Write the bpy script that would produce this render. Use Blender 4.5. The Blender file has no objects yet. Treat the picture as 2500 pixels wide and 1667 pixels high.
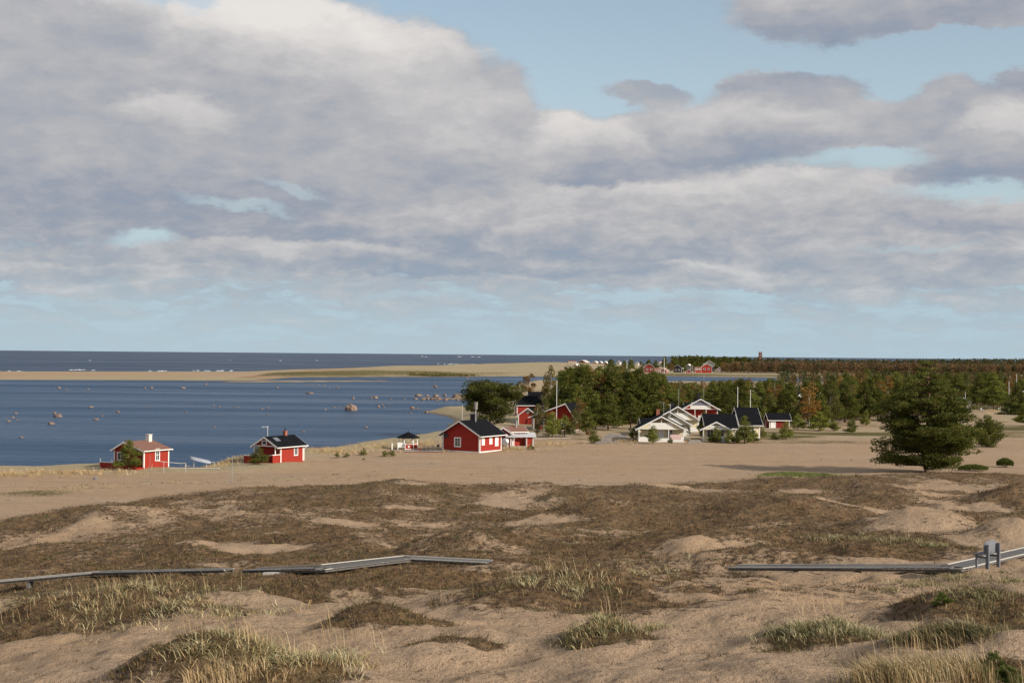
import bpy, math, random
import numpy as np
from mathutils import Matrix, Vector
R = math.radians
SC = bpy.context.scene
COL = SC.collection
rng = np.random.default_rng(7)
random.seed(7)

# ------------------------------------------------------------------ camera
FPX, CX, CY = 3472.0, 1250.0, 833.5          # focal length and centre of the 2500x1667 photograph, in its pixels
CAMZ = 14.3
PITCH, ROLL = math.atan(31.5 / FPX), 0.0088
cd = bpy.data.cameras.new("camera"); cam = bpy.data.objects.new("camera", cd); COL.objects.link(cam)
cd.sensor_width = 36.0; cd.lens = FPX / 2500.0 * 36.0; cd.clip_start = 0.5; cd.clip_end = 90000
CAMROT = Matrix.Rotation(R(90) + PITCH, 4, 'X') @ Matrix.Rotation(ROLL, 4, 'Z')
cam.matrix_world = Matrix.Translation((0, 0, CAMZ)) @ CAMROT
SC.camera = cam

# ------------------------------------------------------------------ world
SUN_AZ = math.atan2(0.86, -0.51)              # clockwise from +Y: the sun stands to the right and a little behind
SUN_EL = R(26)
W = bpy.data.worlds.new("World"); SC.world = W; W.use_nodes = True
nt = W.node_tree; nt.nodes.clear()
def wn(t, **k):
    n = nt.nodes.new(t)
    for a, b in k.items(): setattr(n, a, b)
    return n
def wl(a, b): nt.links.new(a, b)
def setin(n, i, v):
    if hasattr(v, 'is_output') or isinstance(v, bpy.types.NodeSocket): wl(v, n.inputs[i])
    else: n.inputs[i].default_value = v
def M(op, a, b=0.0, c=None, clamp=False):
    n = wn('ShaderNodeMath', operation=op); n.use_clamp = clamp
    setin(n, 0, a); setin(n, 1, b)
    if c is not None: setin(n, 2, c)
    return n.outputs[0]
def VM(op, a, b=None):
    n = wn('ShaderNodeVectorMath', operation=op); setin(n, 0, a)
    if b is not None: setin(n, 1, b)
    return n.outputs[1] if op in ('LENGTH',) else n.outputs[0]
def MR(v, a, b, c=0.0, d=1.0, t='SMOOTHSTEP'):
    n = wn('ShaderNodeMapRange', interpolation_type=t); n.clamp = True
    setin(n, 0, v); n.inputs[1].default_value = a; n.inputs[2].default_value = b
    n.inputs[3].default_value = c; n.inputs[4].default_value = d
    return n.outputs[0]
def MIX(f, a, b):
    n = wn('ShaderNodeMix', data_type='RGBA'); setin(n, 0, f)
    for i, v in ((6, a), (7, b)):
        if isinstance(v, tuple): n.inputs[i].default_value = (*v, 1)
        else: wl(v, n.inputs[i])
    return n.outputs[2]
def NOISE(vec, scale, detail=6, rough=0.55, color=False, dist=0.0):
    n = wn('ShaderNodeTexNoise'); wl(vec, n.inputs['Vector'])
    n.inputs['Scale'].default_value = scale; n.inputs['Detail'].default_value = detail
    n.inputs['Roughness'].default_value = rough; n.inputs['Distortion'].default_value = dist
    return n.outputs['Color'] if color else n.outputs['Fac']
tc = wn('ShaderNodeTexCoord').outputs['Generated']
sep = wn('ShaderNodeSeparateXYZ'); wl(tc, sep.inputs[0])
az = M('ARCTAN2', sep.outputs[0], sep.outputs[1])
hor = M('SQRT', M('ADD', M('MULTIPLY', sep.outputs[0], sep.outputs[0]), M('MULTIPLY', sep.outputs[1], sep.outputs[1])))
el = M('ARCTAN2', sep.outputs[2], hor)
cmb = wn('ShaderNodeCombineXYZ'); wl(az, cmb.inputs[0]); wl(el, cmb.inputs[1])
ang = cmb.outputs[0]                                      # sky direction in radians (azimuth, elevation)
stretch = VM('MULTIPLY', ang, (1.0, 1.9, 1.0))
w1 = VM('SUBTRACT', NOISE(stretch, 11, 7, 0.58, True), (0.5, 0.5, 0.5))
w2 = VM('SUBTRACT', NOISE(stretch, 42, 6, 0.6, True), (0.5, 0.5, 0.5))
warp = VM('ADD', VM('MULTIPLY', w1, (0.105, 0.05, 0)), VM('MULTIPLY', w2, (0.026, 0.017, 0)))
angw = VM('ADD', ang, warp)
angs = VM('ADD', ang, VM('MULTIPLY', warp, (0.55, 0.45, 0)))
def blob(vec, px, py, rx, ry, wgt, inner=0.25, tilt=0.0):
    a = ((px - 1250) / 3472.0, (866 - py + (px-1250)*0.0088) / 3472.0, 0)
    d = VM('SUBTRACT', vec, a)
    if tilt:
        r = wn('ShaderNodeVectorRotate', rotation_type='Z_AXIS'); wl(d, r.inputs[0]); r.inputs['Angle'].default_value = R(tilt)
        d = r.outputs[0]
    L = VM('LENGTH', VM('MULTIPLY', d, (3472.0 / rx, 3472.0 / ry, 0)))
    return MR(L, inner, 1.35, wgt, 0.0)
def total(items, vec, start):
    s = start
    for it in items: s = M('ADD', s, blob(vec, *it))
    return s
# cloud banks, far ones first: px, py, half width, half height, light of the top, light of the underside, opacity, tilt
CL = [(1850, 540, 900, 120, .62, .34, .9), (1400, 560, 700, 90, .56, .36, .9), (900, 560, 520, 95, .58, .22, 1, 3), (350, 640, 520, 34, .52, .42, .7), (1980, 690, 620, 24, .72, .46, .9), (1500, 668, 360, 26, .64, .36, .9),
    (700, 625, 330, 30, .62, .40, .8), (200, 668, 340, 20, .62, .46, .7), (1150, 655, 480, 26, .40, .24, .9), (2250, 640, 420, 60, .50, .38, .9), (1050, 440, 330, 70, .62, .46, .95), (1650, 470, 420, 60, .70, .48, .9), (1880, 465, 130, 50, .80, .50, .8),
    (2100, 500, 250, 60, .58, .44, .8), (2400, 560, 220, 32, .50, .38, .9),
    (1570, 240, 130, 30, .40, .44, .75), (1905, 236, 160, 48, .34, .40, 1), (2080, 315, 170, 62, .46, .36, 1), (1750, 335, 290, 78, .62, .28, 1), (1490, 365, 95, 58, .70, .34, 1), (1420, 420, 270, 32, .34, .24, .9),
    (2285, 300, 105, 78, .46, .36, 1), (2480, 280, 100, 60, .34, .36, 1), (2450, 375, 160, 90, .70, .30, 1), (2340, 425, 170, 70, .46, .16, 1), (2430, 480, 220, 22, .26, .20, .7),
    (2440, 60, 230, 52, .54, .34, 1), (2250, 85, 170, 34, .36, .28, .9), (1990, 40, 240, 92, .56, .26, 1), (2600, 20, 300, 70, .5, .35, 1),
    (1330, 355, 130, 62, .92, .50, 1, -12), (1195, 290, 120, 120, .56, .34, .9), (1100, 410, 260, 70, .70, .44, .9), (1010, 190, 150, 100, .72, .50, 1), (860, 190, 300, 110, .84, .48, 1, -10), (650, 110, 300, 125, 1.02, .62, 1), (300, 60, 80, 44, .86, .60, 1),
    (900, 340, 400, 135, .66, .36, 1), (620, 300, 300, 120, .46, .42, .9), (180, 330, 680, 260, .47, .30, 1, 4), (40, 150, 250, 125, .50, .42, 1), (450, 430, 560, 90, .46, .30, .9, 5), (-500, 300, 500, 320, .5, .3, 1), (2900, 380, 300, 160, .5, .3, 1), (425, 305, 150, 46, .76, .50, .85)]
w3 = VM('SUBTRACT', NOISE(stretch, 120, 5, 0.6, True), (0.5, 0.5, 0.5))
angc = VM('ADD', ang, VM('ADD', VM('MULTIPLY', warp, (0.62, 0.62, 0)), VM('MULTIPLY', w3, (0.012, 0.008, 0))))
gnoise = M('SUBTRACT', NOISE(stretch, 7, 9, 0.6), 0.5)
outer = M('MAXIMUM', MR(M('ABSOLUTE', az), 0.40, 0.52), MR(el, 0.26, 0.36))
low = MR(el, 0.03, 0.10, 1.0, 0.0)
streak = NOISE(VM('MULTIPLY', angs, (1.0, 5.0, 1.0)), 15, 7, 0.62)
cover = M('MAXIMUM', M('MULTIPLY', MR(M('ADD', gnoise, 0.03), -0.06, 0.14), outer), M('MULTIPLY', MR(streak, 0.30, 0.56), MR(el, 0.0, 0.07, 0.35, 0.95)))
cover = M('MULTIPLY', cover, M('MAXIMUM', outer, MR(el, 0.10, 0.15, 1.0, 0.0)))
shade = M('ADD', 0.40, M('MULTIPLY', M('SUBTRACT', streak, 0.5), 1.3))
sepn = wn('ShaderNodeSeparateXYZ')
for cl in CL:
    px, py, rx, ry, top, bot, op = cl[:7]; a = ((px - 1250) / 3472.0, (866 - py + (px-1250)*0.0088) / 3472.0, 0)
    d = VM('SUBTRACT', angc, a)
    if len(cl) > 7:
        r = wn('ShaderNodeVectorRotate', rotation_type='Z_AXIS'); wl(d, r.inputs[0]); r.inputs['Angle'].default_value = R(cl[7]); d = r.outputs[0]
    d = VM('MULTIPLY', d, (3472.0 / rx, 3472.0 / ry, 0)); L_ = VM('LENGTH', d); sx_ = wn('ShaderNodeSeparateXYZ'); wl(d, sx_.inputs[0])
    al = MR(L_, 1.30, 0.72, 0.0, op); sh_i = MR(sx_.outputs[1], -0.85, 0.75, bot, top)
    shade = M('ADD', shade, M('MULTIPLY', al, M('SUBTRACT', sh_i, shade)))
    cover = M('ADD', cover, M('MULTIPLY', al, M('SUBTRACT', 1.0, cover)))
n1 = M('SUBTRACT', NOISE(stretch, 14, 8, 0.62), 0.5); n2 = M('SUBTRACT', NOISE(VM('MULTIPLY', angs, (1.0, 2.6, 1.0)), 34, 6, 0.6), 0.5)
lit = M('ADD', shade, M('ADD', M('MULTIPLY', n1, 0.58), M('MULTIPLY', n2, MR(el, 0.04, 0.15, 0.95, 0.30))))
cover = MR(M('ADD', cover, M('MULTIPLY', M('ADD', n2, M('MULTIPLY', n1, 0.8)), M('MULTIPLY', cover, MR(el, 0.03, 0.2, 1.1, 0.45)))), 0.12, 0.90)
ramp = wn('ShaderNodeValToRGB'); wl(lit, ramp.inputs[0])
e = ramp.color_ramp.elements
e[0].position = 0.10; e[0].color = (0.235, 0.305, 0.41, 1)
e[1].position = 0.98; e[1].color = (0.80, 0.765, 0.735, 1)
for p, c in ((0.30, (0.335, 0.365, 0.43)), (0.48, (0.455, 0.460, 0.485)), (0.68, (0.60, 0.585, 0.585))):
    q = e.new(p); q.color = (*c, 1)
cloudcol = ramp.outputs[0]
sky = wn('ShaderNodeTexSky', sky_type='NISHITA'); sky.sun_disc = False
sky.sun_elevation = SUN_EL; sky.sun_rotation = SUN_AZ; sky.altitude = 20; sky.air_density = 1.0; sky.dust_density = 0.6; sky.ozone_density = 1.2
SKYS = 0.10
s01 = VM('MULTIPLY', sky.outputs[0], (SKYS*1.72, SKYS*1.50, SKYS*1.32))
s01 = MIX(MR(el, 0.03, 0.25, 0.97, 0.15), s01, (0.435, 0.575, 0.66))      # pale, humid air above the sea
# thin air veil over distant cloud
ccol = MIX(MR(el, 0.0, 0.10, 0.62, 0.0), cloudcol, (0.405, 0.505, 0.578))
for px, py, rx, ry, w_, *tl in ((385, 597, 80, 22, .95), (590, 505, 130, 14, .5, 12), (700, 468, 90, 12, .4, 12), (2140, 408, 100, 28, .9), (2370, 497, 210, 24, .95), (1570, 727, 140, 15, .9), (1800, 739, 80, 10, .85), (340, 20, 90, 34, .9), (480, 40, 50, 30, .6), (1010, 730, 120, 9, .5), (260, 735, 150, 9, .5), (2200, 620, 160, 9, .4)):
    cover = M('MULTIPLY', cover, M('SUBTRACT', 1.0, blob(angc, px, py, rx, ry, w_, 0.35, *(tl or [0.0]))))
fin = MIX(cover, s01, ccol)
bg = wn('ShaderNodeBackground'); bg.inputs['Strength'].default_value = 0.1
wl(VM('MULTIPLY', fin, (10.0, 10.0, 10.0)), bg.inputs['Color'])
wo = wn('ShaderNodeOutputWorld'); wl(bg.outputs[0], wo.inputs[0])
W.cycles.sampling_method = 'MANUAL'; W.cycles.sample_map_resolution = 512

# ------------------------------------------------------------------ sun, exposure
sl = bpy.data.lights.new("sun", 'SUN'); sl.energy = 5.0; sl.angle = R(0.55); sl.color = (1.0, 0.905, 0.775)
so = bpy.data.objects.new("sun", sl); COL.objects.link(so)
sdir = Vector((math.sin(SUN_AZ) * math.cos(SUN_EL), math.cos(SUN_AZ) * math.cos(SUN_EL), math.sin(SUN_EL)))
so.rotation_euler = sdir.to_track_quat('Z', 'Y').to_euler(); so.location = (60, -40, 60)
vs = SC.view_settings; vs.view_transform = 'Standard'; vs.look = 'None'; vs.exposure = 0.0; vs.gamma = 1.0
try: vs.use_curve_mapping = False
except Exception: pass

# ------------------------------------------------------------------ pixel helpers (where a thing seen there stands in the world)
RM = np.array(CAMROT.to_3x3())
def ray(px, py):
    v = RM @ np.array([(px - CX) / FPX, -(py - CY) / FPX, -1.0])
    return v / math.hypot(v[0], v[1])
def atz(px, py, z):
    v = ray(px, py); t = (z - CAMZ) / v[2]
    return np.array([v[0] * t, v[1] * t, z])
def atd(px, py, d):                      # point at horizontal range d seen at that pixel
    v = ray(px, py); return np.array([v[0] * d, v[1] * d, CAMZ + v[2] * d])

# ------------------------------------------------------------------ numpy noise
def _h(ix, iy, s):
    n = (ix * 374761393 + iy * 668265263 + s * 974634777) & 0xffffffff
    n = ((n ^ (n >> 13)) * 1274126177) & 0xffffffff
    n = n ^ (n >> 16)
    return (n & 0xffffff) / float(0xffffff)
def vnoise(x, y, s=0):
    x = np.asarray(x, float); y = np.asarray(y, float)
    ix = np.floor(x).astype(np.int64); iy = np.floor(y).astype(np.int64)
    fx = x - ix; fy = y - iy
    fx = fx * fx * (3 - 2 * fx); fy = fy * fy * (3 - 2 * fy)
    a = _h(ix, iy, s); b = _h(ix + 1, iy, s); c = _h(ix, iy + 1, s); d = _h(ix + 1, iy + 1, s)
    return (a * (1 - fx) + b * fx) * (1 - fy) + (c * (1 - fx) + d * fx) * fy
def fbm(x, y, wl_, oct=4, s=0, g=0.5):
    t = 0; a = 1; n = 0; f = 1.0 / wl_
    for k in range(oct):
        t = t + a * (vnoise(x * f + 17.3 * k, y * f - 9.1 * k, s + k) - 0.5); n += a; a *= g; f *= 2.03
    return t / n * 2
def sst(a, b, x):
    t = np.clip((x - a) / (b - a), 0, 1); return t * t * (3 - 2 * t)

# ------------------------------------------------------------------ coast lines
ZW = -1.2
def wp(l): return [tuple(atz(a, b, ZW)[:2]) for a, b in l]
POLY_A = wp([(-500, 1172), (0, 1153), (120, 1149), (235, 1140), (300, 1142), (385, 1150), (400, 1155), (462, 1155), (482, 1142), (530, 1128), (600, 1112), (740, 1106),
             (800, 1098), (900, 1083), (960, 1076), (1010, 1067), (1075, 1058), (1100, 1040), (1108, 1028), (1080, 1013), (1032, 1005), (1100, 1001),
             (1135, 1000), (1165, 985), (1140, 977), (1090, 975), (1150, 966), (1190, 962), (1235, 952), (1260, 938), (1300, 932), (1400, 936), (1600, 936),
             (1800, 936), (2100, 940), (2300, 941), (2700, 945)]) + [(2500, 900), (2500, -800), (-900, -800), (-900, 60), (-300, 140)]
POLY_B = wp([(-900, 923), (0, 927), (300, 928), (500, 929.5), (640, 929), (720, 921.5), (1000, 920), (1290, 919), (1350, 920.5), (1620, 918),
             (1850, 921.5), (2100, 922), (2700, 926)]) + [(3500, 1500), (3500, 3600), (900, 3600)] + wp([(1560, 889), (1400, 890), (1300, 894), (1000, 898), (700, 902), (560, 908.5), (0, 908), (-900, 903)])
POLY_C = wp([(540, 933.2), (700, 933), (962, 930.6), (940, 929.6), (700, 930.5), (540, 932)])
POND = wp([(2425, 1012), (2460, 1009), (2580, 1006), (2600, 1022), (2450, 1022), (2430, 1018)])
def sdist(x, y, poly):
    P = np.array(poly); n = len(P); best = np.full(x.shape, 1e18); ins = np.zeros(x.shape, bool)
    for i in range(n):
        ax, ay = P[i]; bx, by = P[(i + 1) % n]
        dx, dy = bx - ax, by - ay
        t = np.clip(((x - ax) * dx + (y - ay) * dy) / (dx * dx + dy * dy), 0, 1)
        best = np.minimum(best, (x - ax - t * dx) ** 2 + (y - ay - t * dy) ** 2)
        c = ((ay > y) != (by > y)) & (x < (bx - ax) * (y - ay) / (by - ay + 1e-12) + ax)
        ins ^= c
    return np.where(ins, 1, -1) * np.sqrt(best)
AZK = np.array([-1.2, -0.36, -0.245, -0.13, 0.0, 0.13, 0.27, 0.36, 1.2]); DEK = np.array([118, 122, 142, 154, 157, 160, 170, 176, 185.])
def dedge(x, y):
    return np.interp(x / np.maximum(y, 5), AZK, DEK)
PR = ([0, 10, 23, 37, 62, 94, 120, 140, 160, 175], [10.2, 9.8, 9.0, 7.7, 5.2, 2.75, 1.3, .65, .15, 0.])
def dbase(x, y):
    u = np.maximum(y, 0) / dedge(x, y) * 160
    return np.interp(u, *PR)
def basehit(px, py):
    v = ray(px, py); t = np.arange(6, 700, 0.25)
    x = v[0] * t; y = v[1] * t; z = CAMZ + v[2] * t
    k = np.argmax(z < dbase(x, y)); return x[k], y[k], t[k]
# hummocks: px, py, half width px, height m, depth / width
MOUNDS = [(550, 1592, 270, .75, .8), (930, 1498, 150, .6, .9), (1480, 1545, 115, .4, .8), (2010, 1548, 150, .5, .8), (2310, 1560, 140, .55, .7),
    (1110, 1568, 120, .22, .8), (240, 1475, 380, .95, .8), (1350, 1425, 330, 1.0, .8), (2400, 1455, 200, .85, .8), (1740, 1458, 120, .3, .8), (2490, 1590, 110, .4, .8),
    (480, 1325, 110, .6, .8), (280, 1258, 220, 1.0, .9), (680, 1245, 240, .8, .9), (980, 1190, 190, 1.0, 1.0), (1300, 1188, 120, .8, 1.1),
    (850, 1300, 170, .6, 1), (1120, 1325, 190, .8, .8), (1480, 1238, 150, 1.1, 1.1), (1700, 1310, 220, 1.1, .9), (1900, 1230, 230, 1.5, 1.1), (1400, 1213, 90, .5, 1),
    (2260, 1262, 160, .95, .9), (2180, 1212, 190, 1.0, 1), (2480, 1215, 90, 1.1, 1), (1880, 1355, 200, .5, .8), (1290, 1295, 130, .8, .8), (60, 1340, 220, .6, .8),
    (2460, 1295, 100, .8, .8), (1980, 1172, 200, .55, 1.2), (2300, 1165, 240, .5, 1.2), (1600, 1190, 110, .5, 1.2), (640, 1200, 150, .5, 1.2), (1230, 1365, 120, .5, .8),
    (1050, 1400, 200, .5, .8), (800, 1440, 160, .4, .8), (2120, 1335, 120, .5, .8)]
MW = []
for px, py, rx, h, q in MOUNDS:
    h = h * (1.35 if py < 1400 else 1.0); x, y, d = basehit(px, py); x, y, d = basehit(px, py + .75 * h * FPX / d); MW.append((x, y, rx * d / FPX, rx * d / FPX * q * 1.15, h))
# boardwalk: nodes in the world, the sand is hollowed under it
def wnode(px, py, lift=0.1):
    v = ray(px, py); t = np.arange(10, 300, 0.1)
    x = v[0] * t; y = v[1] * t; z = CAMZ + v[2] * t
    k = np.argmax(z < dbase(x, y) + lift + .15); return np.array([x[k], y[k], z[k]])
WALK_L = [wnode(-60, 1424), wnode(235, 1397), wnode(560, 1390)]
WALK_M = [wnode(610, 1390, .12), wnode(790, 1385, .15), wnode(995, 1361, .2), wnode(1195, 1371, .1)]
WALK_R = [wnode(1790, 1383), wnode(2330, 1383), wnode(2345, 1381), wnode(2560, 1331)]
def segd(x, y, A, B):
    dx, dy = B[0] - A[0], B[1] - A[1]
    t = np.clip(((x - A[0]) * dx + (y - A[1]) * dy) / (dx * dx + dy * dy), 0, 1)
    return np.hypot(x - A[0] - t * dx, y - A[1] - t * dy), A[2] + (B[2] - A[2]) * t
def H(x, y):
    x = np.asarray(x, float); y = np.asarray(y, float); shp = x.shape; x = x.ravel(); y = y.ravel()
    r = np.hypot(x, y)
    near = (r < 1200)
    sa = sdist(x, y, POLY_A); sb = sdist(x, y, POLY_B); sc = sdist(x, y, POLY_C); sp = sdist(x, y, POND)
    jag = fbm(x, y, 14, 4, 3) * np.clip(r / 200, .5, 2.5)
    sa = sa + jag; 
    und = fbm(x, y, 22, 4, 11)
    za = np.where(sa > 0, 1.2 * sst(0, 7, sa) + .45 * np.exp(-((sa - 9) / 5) ** 2) * (.6 + fbm(x, y, 9, 3, 5)), np.maximum(sa * .10, -2))
    za = ZW + za
    de = dedge(x, y); ind = sst(de + 4, de - 10, y)
    db = dbase(x, y)
    mo = np.zeros_like(x)
    for mx, my, rx, ry, h in MW:
        q = ((x - mx) / rx) ** 2 + ((y - my) / ry) ** 2
        mo = mo + np.where(q < 9, h * np.exp(-q * 1.1), 0)
    dn = db + mo + ind * (fbm(x, y, 7.5, 4, 21) * .48 + fbm(x, y, 2.0, 3, 31) * .27 + fbm(x, y, .8, 2, 33) * .09)
    dn = dn + (1 - ind) * (und * .16 + fbm(x, y, 5, 3, 13) * .05)
    foot = fbm(x, y, .50, 2, 41) * .055 * sst(85, 45, r)
    za = np.where(sa > 0, za + (dn + foot) * sst(0, 10, sa), za)
    za = np.where((sp > -6) & (r > 60), za - 2.2 * sst(-3, 2, sp) , za)
    for A_, lo in ((WALK_L, .07), (WALK_M, .13), (WALK_R, .09)):
        for i in range(len(A_) - 1):
            d, zt = segd(x, y, A_[i], A_[i + 1])
            k = sst(2.0, .75, d)
            za = np.where((d < 2.0), za * (1 - k) + np.minimum(za, zt - lo) * k, za)
            front = sst(4.5, 1.2, d)                 # keep the sand in front low enough to see the walk
            za = np.where(d < 4.5, za * (1 - front) + np.minimum(za, zt - .02) * front, za)
    # far spit and far land
    flat = sst(-150, -40, x - 0.0 * y + 60)
    hb = .9 + flat * (2.2 + 1.6 * fbm(x, y, 90, 4, 51) + .5 * fbm(x, y, 25, 2, 55)) * sst(0, 90, sb)
    hb = hb * (1 - .74 * sst(45, 130, x))
    hb = hb + 4.0 * np.exp(-((y - 1620) / 200) ** 2) * np.exp(-((x - 110) / 150) ** 2)
    sb2 = sb + fbm(x, y, 60, 3, 61) * 5
    zb = np.where(sb2 > 0, hb * sst(0, 45, sb2) + .25 * sst(0, 8, sb2), np.maximum(sb2 * .03, -2)) + ZW
    zc = np.where(sc > 0, np.minimum(sc * .08, .5), np.maximum(sc * .05, -2)) + ZW
    z = np.maximum(np.maximum(za, zb), zc)
    return z.reshape(shp)
def hz(x, y): return float(H(np.array([x]), np.array([y]))[0])
def hit(px, py, t0=12, t1=1500):
    v = ray(px, py); t = np.geomspace(t0, t1, 2600)
    x = v[0] * t; y = v[1] * t; z = CAMZ + v[2] * t
    k = int(np.argmax(z < H(x, y)))
    if k == 0: k = len(t) - 1
    return np.array([x[k], y[k], hz(x[k], y[k])])

# ------------------------------------------------------------------ mesh helpers
def link(name, me, parent=None, mat=None):
    o = bpy.data.objects.new(name, me); COL.objects.link(o)
    if parent is not None: o.parent = parent
    if mat is not None and me is not None and not me.materials: me.materials.append(mat)
    return o
def mesh_np(name, V, F, col=None, smooth=False, attrs=None):
    V = np.asarray(V, np.float32); F = np.asarray(F, np.int32); k = F.shape[1]
    me = bpy.data.meshes.new(name); me.vertices.add(len(V)); me.vertices.foreach_set('co', V.ravel())
    me.loops.add(F.size); me.loops.foreach_set('vertex_index', F.ravel())
    me.polygons.add(len(F)); me.polygons.foreach_set('loop_start', np.arange(len(F), dtype=np.int32) * k)
    me.polygons.foreach_set('loop_total', np.full(len(F), k, np.int32))
    if smooth: me.polygons.foreach_set('use_smooth', np.ones(len(F), bool))
    if col is not None:
        a = me.color_attributes.new('tint', 'FLOAT_COLOR', 'POINT')
        c = np.ones((len(V), 4), np.float32); c[:, :3] = col; a.data.foreach_set('color', c.ravel())
    for n, v in (attrs or {}).items():
        a = me.attributes.new(n, 'FLOAT', 'POINT'); a.data.foreach_set('value', np.asarray(v, np.float32))
    me.update(calc_edges=True); return me
class MB:
    def __init__(s): s.v = []; s.f = []
    def add(s, vs, fs):
        o = len(s.v); s.v += [tuple(map(float, p)) for p in vs]; s.f += [tuple(i + o for i in f) for f in fs]; return s
    def box(s, x0, x1, y0, y1, z0, z1):
        return s.add([(x0,y0,z0),(x1,y0,z0),(x1,y1,z0),(x0,y1,z0),(x0,y0,z1),(x1,y0,z1),(x1,y1,z1),(x0,y1,z1)],
                     [(0,3,2,1),(4,5,6,7),(0,1,5,4),(1,2,6,5),(2,3,7,6),(3,0,4,7)])
    def bar(s, p, q, w, h, up=(0,0,1)):           # box beam from p to q, w across, h along up
        p = Vector(p); q = Vector(q); d = (q - p).normalized(); u = Vector(up); sdv = d.cross(u).normalized(); u = sdv.cross(d).normalized()
        a = sdv * w / 2; b = u * h / 2
        return s.add([p-a-b, p+a-b, p+a+b, p-a+b, q-a-b, q+a-b, q+a+b, q-a+b],
                     [(0,1,2,3),(7,6,5,4),(0,4,5,1),(1,5,6,2),(2,6,7,3),(3,7,4,0)])
    def tube(s, p, q, r0, r1=None, n=8):
        r1 = r0 if r1 is None else r1; p = Vector(p); q = Vector(q); d = (q - p).normalized()
        a = d.orthogonal().normalized(); b = d.cross(a); vs = []
        for c, r in ((p, r0), (q, r1)):
            for i in range(n):
                t = 2 * math.pi * i / n; vs.append(c + (a * math.cos(t) + b * math.sin(t)) * r)
        fs = [(i, (i+1) % n, n + (i+1) % n, n + i) for i in range(n)] + [tuple(range(n))[::-1], tuple(range(n, 2*n))]
        return s.add(vs, fs)
    def extr(s, pts, off):                         # polygon pts extruded by vector off
        n = len(pts); P = [Vector(p) for p in pts]; o = Vector(off)
        return s.add(P + [p + o for p in P], [tuple(range(n))[::-1], tuple(range(n, 2*n))] + [(i, (i+1) % n, n+(i+1) % n, n+i) for i in range(n)])
    def mesh(s, name):
        me = bpy.data.meshes.new(name); me.from_pydata(s.v, [], s.f); me.validate()
        import bmesh
        b = bmesh.new(); b.from_mesh(me); bmesh.ops.recalc_face_normals(b, faces=b.faces); b.to_mesh(me); b.free(); return me
    def build(s, name, mat, parent=None): return link(name, s.mesh(name), parent, mat)
def tag(o, label=None, cat=None, group=None, kind=None):
    if label: o['label'] = label
    if cat: o['category'] = cat
    if group: o['group'] = group
    if kind: o['kind'] = kind
    return o
def thing(name, label, cat, loc=(0,0,0), rz=0.0, group=None):
    o = bpy.data.objects.new(name, None); COL.objects.link(o); o.empty_display_size = .3
    o.location = tuple(map(float, loc)); o.rotation_euler = (0, 0, rz); return tag(o, label, cat, group)

# ------------------------------------------------------------------ materials
def newmat(name):
    m = bpy.data.materials.new(name); m.use_nodes = True; n = m.node_tree.nodes; n.clear()
    o = n.new('ShaderNodeOutputMaterial'); b = n.new('ShaderNodeBsdfPrincipled'); m.node_tree.links.new(b.outputs[0], o.inputs[0])
    return m, m.node_tree, b
def simple(name, c, rough=.7, var=.18, scale=(3,3,3), metal=0.0, bump=0.0, spec=0.35, c2=None, detail=5):
    m, t, b = newmat(name); N = t.nodes; L = t.links.new
    tcn = N.new('ShaderNodeTexCoord'); mp = N.new('ShaderNodeMapping'); mp.inputs['Scale'].default_value = scale
    L(tcn.outputs['Object'], mp.inputs[0]); ns = N.new('ShaderNodeTexNoise'); ns.inputs['Scale'].default_value = 1; ns.inputs['Detail'].default_value = detail
    ns.inputs['Roughness'].default_value = .65
    L(mp.outputs[0], ns.inputs['Vector']); mx = N.new('ShaderNodeMix'); mx.data_type = 'RGBA'
    mr = N.new('ShaderNodeMapRange'); mr.inputs[1].default_value = .3; mr.inputs[2].default_value = .7; L(ns.outputs['Fac'], mr.inputs[0]); L(mr.outputs[0], mx.inputs[0])
    mx.inputs[6].default_value = (*[v * (1 - var) for v in c], 1); mx.inputs[7].default_value = (*(c2 or [min(.95, v * (1 + var)) for v in c]), 1)
    L(mx.outputs[2], b.inputs['Base Color']); b.inputs['Roughness'].default_value = rough; b.inputs['Metallic'].default_value = metal
    b.inputs['Specular IOR Level'].default_value = spec
    if bump:
        bp = N.new('ShaderNodeBump'); bp.inputs['Strength'].default_value = bump; bp.inputs['Distance'].default_value = .02; L(ns.outputs['Fac'], bp.inputs['Height']); L(bp.outputs[0], b.inputs['Normal'])
    return m
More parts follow.
